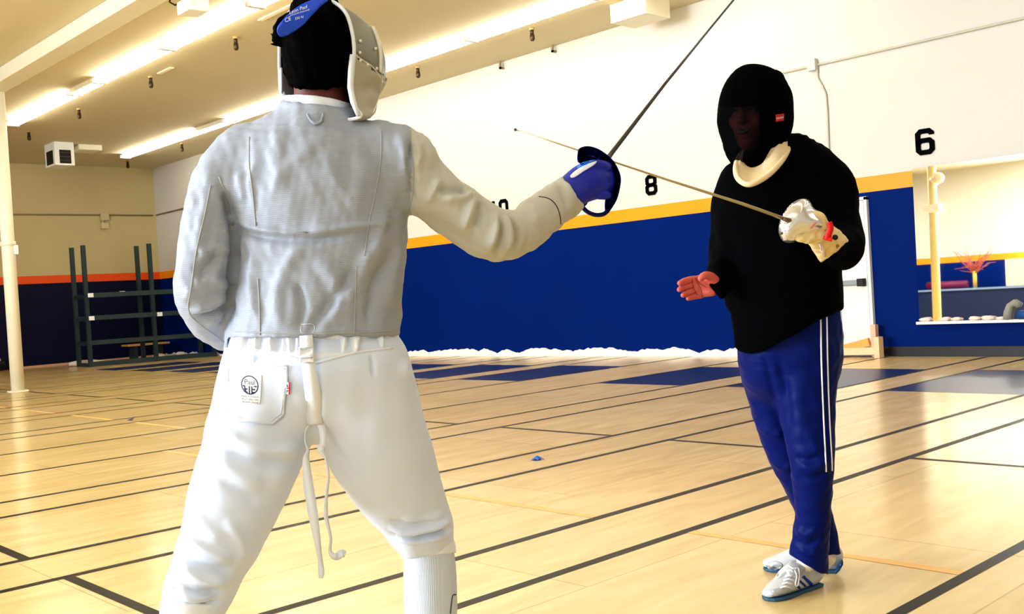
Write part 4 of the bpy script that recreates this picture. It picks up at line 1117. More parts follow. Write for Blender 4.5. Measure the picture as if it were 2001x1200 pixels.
seam('bib_edge', [(748, 150), (740, 190), (728, 222)], mkb, m_trim, mk_, w=.002, off=.001)
for (x, y) in ((716, 36), (722, 44), (704, 80), (703, 103), (704, 119), (718, 127), (734, 95), (736, 134), (746, 142), (746, 160)):
    c = hit(mkb, x, y, .001)
    if c is not None:
        mb = MB(); mb.ball(w_of(c), .0042, 8, 6); mb.build('rivet', m_trim, mk_, True)
# padded flap edges either side of the opening
def flap(pts, wpx, dep):
    mb = MB(); mb.tube([at(x, y, d) for (x, y), d in zip(pts, dep)], [w * 2.4 / F for w in wpx], 10); mb.build('bib_flap_edge', m_wtape, mk_, True)
flap([(688, 107), (686, 135), (684, 170), (690, 198), (700, 226)], [4.5, 6, 5.5, 6, 4], [2.37, 2.37, 2.37, 2.365, 2.36])
flap([(549, 133), (550, 160), (553, 185), (558, 208)], [3, 4, 5, 5], [2.485, 2.48, 2.475, 2.47])
ft = patch('bib_flap', [(551, 140), (566, 165), (580, 184), (575, 200), (556, 208), (550, 180)], [], mat('pale_grey_lining', (120, 118, 122), .7), mk_, thick=.003, step=6, fn=lambda x, y: c_of(x, y, 2.47 + (x - 551) * .001))
# hair: black head of hair with tufts pushed out over the strap
hr = Solid(); hr.add(Tube([(618, 30, 2.44, 50, 1.0), (619, 70, 2.43, 65, 1.15), (620, 120, 2.43, 66, 1.2), (622, 160, 2.43, 56, 1.1), (626, 172, 2.43, 48, 1.0)]))
hr.add(Tube([(565, 40, 2.40, 16), (548, 62, 2.39, 17), (540, 78, 2.39, 9)]), .01)
hr.keep(lambda p: ((pxpy(p)[1] - (174 + 1.2 * np.sin(pxpy(p)[0] * .23) + .8 * np.sin(pxpy(p)[0] * .61 + 1) - .0012 * (pxpy(p)[0] - 625) ** 2)) * 2.4 / F).astype(np.float32), .006)
V, Q = extract(hr, .004); V = rumple(V, Q, .002, 120, 2)
hb_ = bvh_of(V, Q)
ho = person_mesh('hair', (V, Q), m_hair, fen)
mb = MB(); rs = random.Random(5)
for k in range(60):
    x0 = rs.uniform(548, 575); y0 = 92 - (x0 - 545) * 1.7 + rs.uniform(-6, 6); d0 = 2.40 + rs.uniform(-.02, .03)
    if x0 > 556: x1, y1 = x0 + rs.uniform(-16, 8), y0 - rs.uniform(10, 26)
    else: x1, y1 = x0 - rs.uniform(6, 20), y0 + rs.uniform(-22, 10)
    y1 = min(y1, 86)
    mb.tube([at(x0, y0, d0), at((x0 + x1) / 2 - 2, (y0 + y1) / 2, d0), at(x1, y1, d0 + rs.uniform(-.01, .01))], [.0045, .0035, .0006], 5)
mb.build('hair_tuft', m_hair, ho)
# blue back tongue of the mask
tg = outline([(541, 62), (544, 50), (555, 36), (567, 25), (582, 14), (604, 3), (628, -1), (640, 1), (634, 6), (624, 15), (608, 32), (592, 49), (574, 62), (556, 70), (547, 70)], 3)
tfn = lambda x, y: c_of(x, y, 2.345 - .0006 * (640 - x) * .4 + .00001 * (y - 30) ** 2)
m_tongue = mat('blue_mask_tongue', (10, 74, 205), .35, var=.05)
patch('back_tongue', tg, [], m_tongue, mk_, thick=.006, step=5, fn=tfn)
m_print = mat('white_print', (240, 244, 255), .5)
dx = math.cos(R(-20)); 
def tongue_text(s, px, py, sz, ang, sh=.2):
    v, f = text2d(s, sz, sh); a = R(ang); W = []
    for x, y in v:
        X = px + x * math.cos(a) - y * math.sin(a); Yp = py - (x * math.sin(a) + y * math.cos(a)); c = tfn(X, Yp); W.append(c * (1 - .0045 / -c[2]))
    mk('tongue_print', w_of(np.array(W)), f, m_print, mk_)
tongue_text('CE', 562, 38.5, 11, 24); tongue_text('350 N', 584, 35, 7, 14)
tongue_text('Leon Paul', 582, 19, 9.5, 20, .3); tongue_text('LONDON ENGLAND', 586, 24.5, 4.2, 17, .2)

# glove
gl = Solid()
gl.add(Tube([(1108, 384, 2.70, 33), (1126, 368, 2.735, 35), (1146, 356, 2.76, 38), (1164, 352, 2.775, 37, .9), (1176, 352, 2.785, 32, .8)]))
for k, (y0, y1) in enumerate(((330, 326), (345, 343), (361, 361), (377, 380))):
    gl.add(Tube([(1150, y0, 2.79, 10), (1172, y1, 2.80, 9.5), (1186, y1 + 1, 2.785, 9), (1184, y1 + 2, 2.755, 8.5), (1170, y1 + 2, 2.745, 8)]), .004)
gl.add(Tube([(1140, 332, 2.735, 12), (1160, 322, 2.73, 10), (1178, 322, 2.75, 8.5), (1188, 324, 2.775, 7)]), .006)
V, Q = extract(gl, .003); glb = bvh_of(V, Q)
m_glove = mat('royal_blue_glove', (4, 30, 170), .55, var=.1, vscale=20, bump=.2, bscale=80)
go = person_mesh('fencing_glove', (V, Q), m_glove, fen, label='royal blue sabre glove closed on the grip')
patch('glove_stripe', outline([(1114, 344), (1130, 330), (1150, 320), (1166, 315), (1160, 323), (1140, 335), (1122, 347)], 2), glb, m_wtape, go, off=.003, thick=.002, step=4, default=2.70)
patch('glove_stripe', outline([(1128, 326), (1140, 317), (1162, 313), (1150, 319), (1132, 328)], 2), glb, mat('bright_blue_vinyl', (30, 130, 235), .4), go, off=.003, thick=.002, step=4, default=2.70)

# ------------------------------------------------------------------ the sabre in his hand
m_bluemetal = mat('blue_anodised_guard', (5, 28, 110), .12, .85, var=.05)
m_steel = mat('dark_blade_steel', (96, 96, 98), .3, .9)
sa = thing('sabre', 'sabre with a blue guard and dark blade held up by the fencer in white', 'sabre', tuple(at(1170, 352, 2.77)))
gpoly = outline([(1130, 300), (1133, 291), (1147, 287), (1163, 290), (1178, 298), (1195, 312), (1206, 329), (1212, 348), (1210, 368), (1204, 390), (1192, 410), (1185, 417), (1183, 400), (1185, 380), (1183, 350), (1165, 325), (1140, 320), (1130, 315)], 3)
P2, T2 = fill(gpoly, 4)
def gz(x, y):
    dmin = np.sqrt(((gpoly - np.array([x, y])) ** 2).sum(1)).min(); u = np.clip((x - 1140) / 70 * .7 + (330 - y) / 120 * .3, -.2, 1)
    return 2.76 + .065 * math.sqrt(max(0, 1 - (1 - min(dmin / 26, 1)) ** 2)) + .01 * u
o = mk('guard', np.array([at(x, y, gz(x, y)) for x, y in P2]), T2, m_bluemetal, sa, True, label='blue metal bell guard')
s_ = o.modifiers.new('thick', 'SOLIDIFY'); s_.thickness = .002; s_.offset = 1
ribbon('knuckle_bow', [(1188, 412, 2.762, 9, 40), (1178, 419, 2.76, 9, 40), (1163, 420, 2.757, 9, 45), (1148, 414, 2.755, 9, 45), (1136, 403, 2.752, 10, 50)], m_bluemetal, sa, .003)
mb = MB(); mb.tube([at(1126, 416, 2.75), at(1140, 398, 2.755)], [.007, .008], 12); mb.build('pommel', mat('black_pommel', (14, 14, 22), .4), sa, True)
mb = MB(); mb.tube([at(1140, 398, 2.757), at(1160, 360, 2.775), at(1180, 318, 2.81)], [.009, .011, .009], 12); mb.build('grip', m_black, sa, True)
tip = at(1468, -42, 3.08)
mb = MB(); mb.tube([at(1186, 312, 2.812), at(1196, 298, 2.82), at(1300, 163, 2.93), tip], [.0075, .0065, .0042, .0028], 8); mb.build('blade', m_steel, sa, True, label='dark steel blade')
# ------------------------------------------------------------------ the coach in black (facing the camera)
m_skin = mat('pink_skin', (198, 94, 84), 0.5, var=0.1, vscale=60, bump=.15, bscale=150)
m_sweat = mat('black_knit', (2, 3, 6), 0.9, spec=0.05, var=.15, vscale=10, bump=.3, bscale=60)
m_maskblk = mat('black_mask_cloth', (1, 1, 3), 0.9, spec=0.03, var=.1)
m_pant = mat('royal_navy_track_fabric', (0, 22, 94), 0.5, var=0.12, vscale=12, bump=.2, bscale=40, spec=.12)
m_bibc = mat('cream_bib_cloth', (226, 206, 166), 0.7, var=.15, vscale=25, bump=.3, bscale=50)
m_cglove = mat('cream_glove_leather', (226, 205, 152), 0.6, var=.12, vscale=30, bump=.3, bscale=60, bdist=.003)

hc = c_of(1478, 222, 3.60)
fz = np.array([-.66, -.06, .75]); fz /= np.linalg.norm(fz); up = np.array([.03, 1, .05]); sx = np.cross(up, fz); sx /= np.linalg.norm(sx); up = np.cross(fz, sx)
HR = np.stack([sx, up, fz], 1)
def hp(x, y, z): return hc + HR @ np.array([x, y, z])
cb = Solid()
cb.add(Tube([(1500, 300, 3.64, 34), (1506, 340, 3.66, 38), (1512, 380, 3.66, 60, .8)]))
cb.add(Ell(hp(0, .02, -.01), (.076, .112, .097), HR), .02)
cb.add(Ell(hp(0, -.045, .035), (.06, .082, .062), HR), .03)
cb.add(Ell(hp(0, -.105, .058), (.03, .022, .03), HR), .02)
cb.add(Ell(hp(0, .028, .086), (.055, .012, .012), HR), .012)
for s_ in (-1, 1):
    cb.add(Ell(hp(s_ * .042, -.03, .068), (.024, .02, .02), HR), .02)
    cb.cut(Ell(hp(s_ * .032, .008, .1), (.019, .012, .014), HR), .012)
    cb.add(Ell(hp(s_ * .082, -.005, -.012), (.008, .03, .018), HR), .008)
cb.add(Ell(hp(0, -.012, .101), (.011, .03, .014), HR), .01)
cb.add(Ell(hp(0, -.032, .112), (.017, .012, .014), HR), .008)
cb.add(Ell(hp(0, -.058, .088), (.03, .008, .014), HR), .008)
cb.add(Ell(hp(0, -.083, .084), (.026, .008, .013), HR), .008)
cb.cut(Ell(hp(0, -.070, .098), (.030, .0085, .016), HR), .004)
cb.add(Tube([(1525, 360, 3.64, 85, .8), (1524, 430, 3.62, 108, .78), (1525, 520, 3.6, 106, .85), (1532, 610, 3.6, 98, .85), (1545, 690, 3.6, 86, .85)]), .04)
cb.add(Tube([(1508, 690, 3.66, 44), (1520, 800, 3.68, 36), (1546, 885, 3.71, 31), (1569, 945, 3.725, 25), (1594, 1010, 3.74, 22), (1606, 1066, 3.745, 14), (1616, 1090, 3.745, 12)]), .03)
cb.add(Tube([(1570, 690, 3.55, 56), (1576, 800, 3.52, 43), (1586, 920, 3.5, 32), (1586, 1010, 3.54, 26), (1580, 1072, 3.6, 15), (1578, 1098, 3.63, 13)]), .03)
cb.add(Tube([(1450, 360, 3.62, 30), (1422, 430, 3.66, 26), (1410, 500, 3.62, 22), (1408, 540, 3.5, 17), (1402, 553, 3.46, 16, .75)]), .02)
cb.add(Tube([(1610, 345, 3.62, 34), (1640, 420, 3.56, 29), (1650, 478, 3.46, 26), (1625, 475, 3.32, 21), (1598, 455, 3.22, 19)]), .02)
# open right hand, palm to the camera, fingers to the left
cb.add(Tube([(1404, 553, 3.46, 17, .7), (1392, 556, 3.452, 20, .55), (1376, 558, 3.45, 22.5, .42), (1361, 561, 3.448, 21, .36)]), .008)
cb.add(Ell(c_of(1391, 547, 3.435), (.020, .016, .014)), .012)
cb.add(Ell(c_of(1388, 571, 3.437), (.022, .013, .012)), .012)
for row in ([(1364, 545, 3.447, 6.6), (1350, 546, 3.44, 6.4), (1337, 549, 3.43, 6.0), (1328, 553.5, 3.418, 5.2)],
            [(1361, 556.5, 3.447, 6.6), (1347, 558.5, 3.438, 6.4), (1335, 562, 3.427, 6.0), (1327.5, 566, 3.415, 5.2)],
            [(1364, 567.5, 3.447, 6.4), (1352, 570, 3.438, 6.1), (1341, 573.5, 3.427, 5.7), (1334.5, 577, 3.416, 5.0)],
            [(1370, 577.5, 3.447, 5.9), (1359, 579.5, 3.438, 5.5), (1350, 582, 3.43, 5.1), (1344.5, 583.5, 3.42, 4.6)]):
    cb.add(Tube(row), .003)
cb.add(Tube([(1396, 549, 3.44, 11), (1390, 541, 3.425, 9), (1380, 538, 3.412, 8), (1372, 541, 3.405, 7), (1368.5, 545, 3.403, 5.6)]), .005)
# gloved left fist
cb.add(Tube([(1602, 457, 3.23, 20), (1585, 445, 3.17, 24, .8), (1572, 438, 3.14, 23, .8)]), .01)
V, Q = extract(cb, 0.0032)
V = folds(V, Q, [([(1352, 541), (1355, 560), (1362, 582)], 1.2, -.0022), ([(1360, 541), (1366, 555), (1372, 575), (1374, 584)], 1.1, -.0026), ([(1362, 545), (1372, 556), (1384, 562)], 1.1, -.002),
                 ([(1340, 545), (1341, 553)], .9, -.0012), ([(1338, 556), (1339, 566)], .9, -.0012), ([(1344, 568), (1346, 578)], .9, -.0012), ([(1377, 549), (1386, 556), (1397, 560)], 2.2, -.005)])
coach = person_mesh('person', (V, Q), m_skin, None, tuple(w_of(c_of(1560, 1150, 3.65)) * [1, 1, 0]))
tag(coach, 'coach in black sweater, black mask and blue track pants, holding one palm open', 'person')
m_eye = mat('eye_white', (150, 138, 132), .3); m_pup = mat('dark_iris', (20, 14, 12), .2)
for s_ in (-1, 1):
    mb = MB(); mb.ball(w_of(hp(s_ * .032, .006, .079)), .0125, 12, 8); e = mb.build('eye', m_eye, coach, True)
    mb = MB(); mb.ball(w_of(hp(s_ * .032 - .002, .006, .0905)), .0055, 10, 6); mb.build('iris', m_pup, e, True)
mb = MB(); tv = [w_of(hp(.024 * math.sin(a), -.070 + .012 * abs(math.sin(a)) ** 2, .086 + .01 * math.cos(a))) for a in np.linspace(-1.2, 1.2, 9)]
mb.tube(tv, .005, 8); mb.build('teeth', m_eye, coach, True)
mb = MB()
for s_ in (-1, 1): mb.tube([w_of(hp(s_ * .012, .026, .099)), w_of(hp(s_ * .03, .032, .096)), w_of(hp(s_ * .05, .025, .083))], [.004, .005, .003], 6)
mb.build('eyebrows', m_hair, coach, True)

cbb = bvh_of(V, Q)
m_crease = mat('dark_red_crease', (146, 44, 42), .7)
for pts in ([(1330, 559.5), (1340, 557), (1353, 551)], [(1333, 570.5), (1345, 565), (1355, 562)], [(1342, 579.5), (1351, 575), (1360, 572)], [(1353, 543), (1354, 556), (1357, 566), (1363, 577)], [(1358, 542), (1363, 553), (1370, 565), (1373, 581)], [(1361, 544), (1368, 554), (1381, 562)]):
    seam('palm_crease', pts, cbb, m_crease, coach, w=.0009, off=.0002)

# sweater
HEM = np.array([(1380, 640), (1425, 655), (1432, 675), (1445, 686), (1465, 690), (1490, 685), (1520, 671), (1550, 655), (1580, 638), (1610, 622), (1643, 606), (1700, 600)], float)
sw = Solid()
sw.add(Tube([(1508, 284, 3.65, 36, .9), (1516, 296, 3.645, 52, .85), (1526, 310, 3.64, 74, .75), (1531, 328, 3.64, 94, .68), (1528, 355, 3.63, 112, .66), (1520, 400, 3.62, 122, .72), (1519, 460, 3.6, 123, .8), (1524, 520, 3.59, 119, .86), (1530, 580, 3.58, 113, .92), (1534, 640, 3.58, 110, .95), (1536, 720, 3.58, 106, .95)]))
sw.add(Tube([(1452, 358, 3.62, 44), (1430, 400, 3.64, 37), (1421, 450, 3.66, 33), (1414, 500, 3.62, 30), (1407, 535, 3.52, 26), (1402, 556, 3.465, 24.5, .9), (1399, 566, 3.455, 23, .9)]), .02)
sw.add(Tube([(1588, 330, 3.62, 48), (1622, 370, 3.59, 51), (1636, 420, 3.56, 42), (1645, 470, 3.48, 43), (1645, 484, 3.42, 43), (1632, 482, 3.36, 36), (1620, 478, 3.31, 32)]), .02)
sw.keep(lambda p: ((pxpy(p)[1] - np.interp(pxpy(p)[0], HEM[:, 0], HEM[:, 1])) * 3.55 / F).astype(np.float32), .012)
sw.keep(lambda p: (np.where(pxpy(p)[1] > 520, (1381 + (565 - pxpy(p)[1]) * -.12 + np.clip(pxpy(p)[1] - 550, 0, 60) * .7) - pxpy(p)[0], -20) * 3.46 / F).astype(np.float32), .004)
V, Q = extract(sw, 0.005)
CR = [([(1440, 420), (1470, 500), (1480, 600)], 14, .006), ([(1560, 400), (1550, 480), (1530, 560)], 16, .007), ([(1600, 440), (1585, 520), (1590, 600)], 12, .007), ([(1430, 470), (1428, 540), (1436, 620)], 8, -.008),
      ([(1640, 420), (1652, 432), (1672, 436)], 7, -.010), ([(1630, 450), (1655, 455), (1678, 452)], 7, .006), ([(1600, 350), (1625, 390), (1660, 400)], 10, .006), ([(1388, 520), (1400, 515), (1415, 520)], 5, .006), ([(1390, 500), (1404, 498)], 5, -.005),
      ([(1450, 650), (1500, 640), (1560, 610)], 14, .008), ([(1480, 340), (1520, 380), (1580, 370)], 14, .005)]
V = folds(V, Q, CR); V = rumple(V, Q, .0025, 26, 21)
swb = bvh_of(V, Q)
person_mesh('sweater', (V, Q), m_sweat, coach, label='long black sleeved sweater with a dipping front hem')

# track pants
tp = Solid()
tp.add(Tube([(1540, 600, 3.59, 100, .85), (1543, 650, 3.59, 101, .85), (1544, 690, 3.59, 100, .85), (1545, 715, 3.6, 97, .8)]))
tp.add(Tube([(1505, 700, 3.65, 60), (1509, 750, 3.66, 54), (1522, 820, 3.68, 47), (1543, 885, 3.7, 43), (1566, 940, 3.72, 37), (1590, 1000, 3.735, 34), (1604, 1045, 3.74, 32), (1611, 1082, 3.745, 31)]), .03)
tp.add(Tube([(1568, 700, 3.55, 74, .95), (1572, 760, 3.54, 62), (1580, 830, 3.52, 51), (1586, 895, 3.5, 43), (1588, 960, 3.52, 37), (1588, 1010, 3.54, 33.5), (1584, 1050, 3.56, 35.5), (1581, 1085, 3.58, 37), (1580, 1116, 3.59, 37)]), .025)
tp.keep(lambda p: (np.where(-p[:, 2] < 3.655, (pxpy(p)[1] - (1084 + np.clip(pxpy(p)[0] - 1545, 0, 60) * .62)), (pxpy(p)[1] - (1087 - (pxpy(p)[0] - 1600) * .10))) * 3.6 / F).astype(np.float32), .003)
V, Q = extract(tp, 0.0045)
CR = [([(1560, 905), (1590, 918), (1618, 900)], 6, .008), ([(1552, 890), (1580, 900), (1610, 880)], 5, -.007), ([(1556, 925), (1590, 935), (1620, 925)], 6, -.006), ([(1520, 700), (1535, 760), (1545, 840)], 6, -.008), ([(1560, 720), (1562, 800), (1570, 870)], 12, .006),
      ([(1552, 1030), (1575, 1045), (1600, 1030)], 5, .007), ([(1550, 1052), (1575, 1066), (1605, 1050)], 5, -.007), ([(1560, 1070), (1580, 1085), (1600, 1070)], 4, .005), ([(1492, 690), (1510, 760), (1530, 850)], 5, -.006),
      ([(1480, 830), (1510, 850), (1530, 845)], 6, .005), ([(1510, 900), (1530, 915), (1550, 910)], 5, .006), ([(1575, 840), (1590, 870), (1600, 900)], 6, .005)]
V = folds(V, Q, CR); V = rumple(V, Q, .0016, 40, 8)
tpb = bvh_of(V, Q)
tpo = person_mesh('track_pants', (V, Q), m_pant, coach, label='blue track pants with two thin white side lines')
m_wline = mat('white_piping', (245, 246, 250), .5)
seam('side_line', [(1603, 600), (1604, 640), (1605, 700), (1607, 760), (1610, 830), (1613, 890), (1614.5, 922)], tpb, m_wline, tpo, w=.0028, off=.001)
seam('side_line', [(1615, 600), (1616, 640), (1617, 700), (1619, 770), (1622, 840), (1625, 890), (1626, 920)], tpb, m_wline, tpo, w=.0028, off=.001)
patch('ankle_slit', [(1612, 1062), (1616, 1064), (1617, 1123), (1611, 1118), (1597, 1108), (1606, 1090)], [], mat('deep_navy_lining', (2, 8, 46), .6), tpo, thick=.002, step=8, fn=lambda x, y: c_of(x, y, 3.575 + (x - 1600) * .002))

# shoes
m_shoew = mat('white_trainer_leather', (196, 198, 202), .45, var=.06, vscale=40); m_soleb = mat('blue_grey_sole', (40, 86, 118), .5, var=.2, vscale=25)
m_shoest = mat('blue_shoe_stripe', (16, 56, 150), .5); m_silver = mat('silver_toe_mesh', (176, 178, 184), .5, .2); m_heelb = mat('teal_heel', (6, 84, 130), .4); m_lace = mat('white_lace', (244, 246, 250), .6)
def shoe(hx, tx):
    h_ = np.array(on_plane(*hx, 2, 0)); t_ = np.array(on_plane(*tx, 2, 0)); ax = t_ - h_; L = np.linalg.norm(ax); ax /= L; sd = np.array([-ax[1], ax[0], 0]); k = L / .30
    def W(x, y, z): return h_ + ax * x * k + sd * y + np.array([0, 0, z])
    rows = []
    for x, z, hw, hh in ((.012, .05, .027, .044), (.04, .056, .033, .052), (.08, .06, .035, .055), (.12, .058, .037, .053), (.165, .047, .041, .043), (.21, .037, .044, .032), (.25, .03, .041, .024), (.285, .025, .028, .015)):
        c = (W(x, 0, z) - CAM) @ M; rows.append([*c, hh, hw])
    s = Solid(); s.add(Tube(rows, metric=True))
    c0 = (W(.045, 0, .05) - CAM) @ M; c1 = (W(.05, 0, .105) - CAM) @ M
    s.add(Tube([[*c0, .034, .045], [*((c0 + c1) / 2), .034, .046], [*c1, .034, .046]], metric=True), .02)
    s.keep(lambda p: (.011 - (p @ M[2] + CAMH)).astype(np.float32), .003)
    s.keep(lambda p: ((p @ M[2] + CAMH) - .098).astype(np.float32), .004)
    VQ = extract(s, .003); b = bvh_of(*VQ)
    so_ = person_mesh('shoe', VQ, m_shoew, coach, label='white trainer with blue stripes' )
    out = []; n = 40
    prof = [(0, .026), (.03, .034), (.08, .035), (.13, .035), (.18, .042), (.22, .046), (.26, .042), (.29, .028), (.3, .008)]
    xs = [p[0] for p in prof]; ws_ = [p[1] for p in prof]
    xx = np.concatenate([np.linspace(.010, .300, 24)]); top = [W(x, np.interp(x, xs, ws_), 0) for x in xx]; bot = [W(x, -np.interp(x, xs, ws_), 0) for x in xx[::-1]]
    ring = top + bot; mb = MB(); nn = len(ring)
    V = [r + np.array([0, 0, .001]) for r in ring] + [r + np.array([0, 0, .012]) for r in ring]
    mb.add(V, [tuple(range(nn))[::-1], tuple(range(nn, 2 * nn))] + [(i, (i + 1) % nn, nn + (i + 1) % nn, nn + i) for i in range(nn)])
    mb.build('sole', m_soleb, so_, label='blue grey sole', bevel=.003)
    return so_, b, W
s1, b1, W1 = shoe((1601, 1142), (1497, 1175))
for pl in ([(1566.8, 1128.8), (1571.5, 1124.8), (1589, 1140.5), (1585.5, 1147)], [(1561.6, 1137.6), (1563.3, 1133.5), (1582.6, 1149.8), (1579.7, 1154.5)], [(1557, 1148), (1560, 1143.5), (1573.3, 1153.3), (1569.8, 1157.5)]):
    patch('stripe', pl, b1, m_shoest, s1, off=.0015, thick=.001, step=3, default=3.66)
patch('toe_mesh', outline([(1508, 1154), (1520, 1150), (1540, 1151), (1552, 1156), (1546, 1161), (1528, 1163), (1514, 1160)], 2), b1, m_silver, s1, off=.0015, thick=.001, step=4, default=3.6)
patch('toe_cap', outline([(1495, 1164), (1506, 1162), (1517, 1167), (1521, 1175), (1508, 1174), (1496, 1170)], 2), b1, mat('pale_blue_toe', (178, 204, 222), .4), s1, off=.0015, thick=.001, step=4, default=3.6)
patch('tongue', outline([(1538, 1104), (1550, 1095), (1566, 1100), (1572, 1112), (1560, 1122), (1545, 1128), (1537, 1120)], 2), b1, m_shoew, s1, off=.006, thick=.006, step=5, default=3.64)
for k in range(6):
    y = 1110 + k * 7.2; x = 1551 - k * 3.2
    c = [hit(b1, x + dx, y + abs(dx) * .25, .004 + (.004 if dx == 0 else 0), 3.64) for dx in (-10, -4, 0, 4, 10)]
    mb = MB(); mb.tube([w_of(q) for q in c], .0032, 6); mb.build('lace', m_lace, s1, True)
for lp in ([(1552, 1112), (1538, 1106), (1524, 1116), (1517, 1128), (1524, 1126), (1534, 1116), (1550, 1114)], [(1553, 1112), (1560, 1110), (1562, 1124), (1559, 1144), (1554, 1142), (1557, 1126), (1553, 1114)]):
    P_ = catmull(np.array(lp, float), 4); mb = MB(); mb.tube([w_of(hit(b1, x, y, .010, 3.63)) for x, y in P_], .0026, 6); mb.build('lace_loop', m_lace, s1, True)
s2, b2, W2 = shoe((1640, 1117), (1492, 1113))
patch('heel_tab', outline([(1646, 1094), (1647, 1104), (1640, 1116), (1632, 1122), (1634, 1112), (1641, 1102)], 2), b2, m_heelb, s2, off=.002, thick=.002, step=4, default=3.74)
patch('toe_seam_panel', outline([(1497, 1105), (1505, 1098), (1520, 1097), (1530, 1104), (1524, 1112), (1505, 1113)], 2), b2, m_silver, s2, off=.0012, thick=.001, step=4, default=3.85)
m_ck = mat('ankle_sock', (232, 222, 204), .7)
for rows in ([(1579, 1068, 3.6, 20), (1577, 1098, 3.62, 20)], [(1611, 1058, 3.745, 18), (1616, 1090, 3.745, 17)]):
    s = Solid(); s.add(Tube(rows)); person_mesh('ankle_sock', extract(s, .004), m_ck, coach)

# mask: dark padded hood with a see-through mesh visor
hk_ = Solid()
hk_.add(Tube([(1490, 150, 3.61, 36, 1.0), (1487, 157, 3.61, 52, 1.0), (1481, 175, 3.605, 64, 1.0), (1478, 192, 3.60, 70, 1.0), (1476, 215, 3.595, 72.5, 1.02), (1475, 240, 3.59, 73, 1.02), (1471, 262, 3.585, 67, 1.0), (1466, 285, 3.575, 53, 1.0), (1466, 303, 3.55, 40, 1.05), (1470, 318, 3.54, 24, 1.2)], cap=.4))
hk_.add(Tube([(1510, 160, 3.64, 24), (1521, 200, 3.64, 25), (1525, 230, 3.64, 22), (1526, 244, 3.64, 20)]), .02)
V, Q = extract(hk_, .0045)
mxb = bvh_of(V, Q)
cx_, cy_ = pxpy(V[Q].mean(1)); zz = -V[Q].mean(1)[:, 2]
vis = (cy_ > 206) & (cy_ < 316) & (cx_ < 1484 - np.clip(cy_ - 285, 0, 50) * .3) & (zz < 3.60)
m_visor = bpy.data.materials.new('black_wire_mesh'); m_visor.use_nodes = True
nt = m_visor.node_tree; N = nt.nodes; L = nt.links; pb = N['Principled BSDF']; pb.inputs['Base Color'].default_value = lin((2, 3, 6)); pb.inputs['Roughness'].default_value = .7
pb.inputs['Specular IOR Level'].default_value = .03
tr = N.new('ShaderNodeBsdfTransparent'); ms_ = N.new('ShaderNodeMixShader')
nz = N.new('ShaderNodeTexNoise'); nz.inputs['Scale'].default_value = 9; mr = N.new('ShaderNodeMapRange'); mr.inputs['To Min'].default_value = .8; mr.inputs['To Max'].default_value = .86
tc_ = N.new('ShaderNodeTexCoord'); L.new(tc_.outputs['Object'], nz.inputs['Vector']); L.new(nz.outputs['Fac'], mr.inputs['Value']); L.new(mr.outputs['Result'], ms_.inputs['Fac'])
L.new(tr.outputs[0], ms_.inputs[1]); L.new(pb.outputs[0], ms_.inputs[2]); L.new(ms_.outputs[0], N['Material Output'].inputs['Surface'])
def sub_faces(V, Q, keep):
    q = Q[keep]; u, inv = np.unique(q, return_inverse=True); return V[u], inv.reshape(q.shape)
hood = person_mesh('fencing_mask', sub_faces(V, Q, ~vis), m_maskblk, coach, label='black padded fencing mask')
person_mesh('mesh_visor', sub_faces(V, Q, vis), m_visor, hood, label='black wire mesh visor with a smiling face behind it')
seam('visor_edge', [(1403, 205), (1430, 207), (1460, 207), (1482, 208), (1486, 230), (1486, 260), (1484, 285), (1476, 312)], mxb, m_maskblk, hood, w=.003)
seam('top_seam', [(1440, 148), (1436, 165), (1434, 185), (1434, 205)], mxb, m_maskblk, hood, w=.0016)
patch('side_label', [(1516, 224), (1532, 222), (1532, 236), (1516, 238)], mxb, mat('red_label', (168, 8, 18), .5), hood, off=.003, thick=.001, step=4, default=3.45)
v, f = text2d('absolute', 5.2, .25)
decal('label_print', v, f, lambda x, y: (1524.3 + x * .78, 230 - y * 1.25 - x * .14), mxb, m_print, hood, .0045, 3.45)
decal('label_print', [(1518, 235.2), (1531, 233.4), (1531, 234.2), (1518, 236)], [(0, 1, 2, 3)], lambda x, y: (x, y), mxb, mat('pink_print', (220, 90, 110), .5), hood, .0045, 3.45)
# cream bib round the neck
cen_ = np.array([1492, 300.0]); arc = [(1437, 330, 3.47), (1440, 346, 3.43), (1450, 357, 3.40), (1464, 361, 3.385), (1482, 355, 3.39), (1502, 342, 3.42), (1522, 322, 3.46), (1537, 300, 3.52), (1545, 278, 3.60), (1544, 264, 3.68), (1525, 256, 3.76), (1495, 264, 3.78), (1462, 284, 3.72), (1443, 308, 3.58)]
A0 = outline([(a[0], a[1]) for a in arc], 4); dz = outline([(a[2], 0) for a in arc], 4)[:, 0]
rows = []
for k, (sc, dy, dd_) in enumerate(((.99, 0, 0), (1.0, -4, -.004), (.955, -9, -.002), (.93, -13, -.016), (.90, -17, -.006), (.86, -21, -.022), (.83, -26, -.012), (.78, -33, -.03), (.74, -42, -.03))):
    c_ = A0.mean(0); ring = []
    for (x, y), d in zip(A0, dz):
        sd_ = 1 - (1 - sc) * 2.1
        ring.append(c_of(c_[0] + (x - c_[0]) * sc, c_[1] + (y - c_[1]) * sc + dy * (.5 + .9 * min(max((x - 1490) / 50, 0), 1) * (d < 3.57)), 3.585 + (d - 3.585) * sd_ + (.006 if k % 2 else 0)))
    rows.append(ring)
n = len(A0); V = np.array(rows).reshape(-1, 3)
bb_ = person_mesh('bib', (V, np.array([(k*n+j, k*n+(j+1)%n, (k+1)*n+(j+1)%n, (k+1)*n+j) for k in range(len(rows) - 1) for j in range(n)])), m_bibc, hood, label='cream cloth bib')
s_ = bb_.modifiers.new('thick', 'SOLIDIFY'); s_.thickness = .004
mb = MB(); r0 = w_of(np.array(rows[0])); mb.tube(list(r0) + [r0[0], r0[1]], .0095, 10, False); mb.build('bib_hem', m_bibc, hood, True)

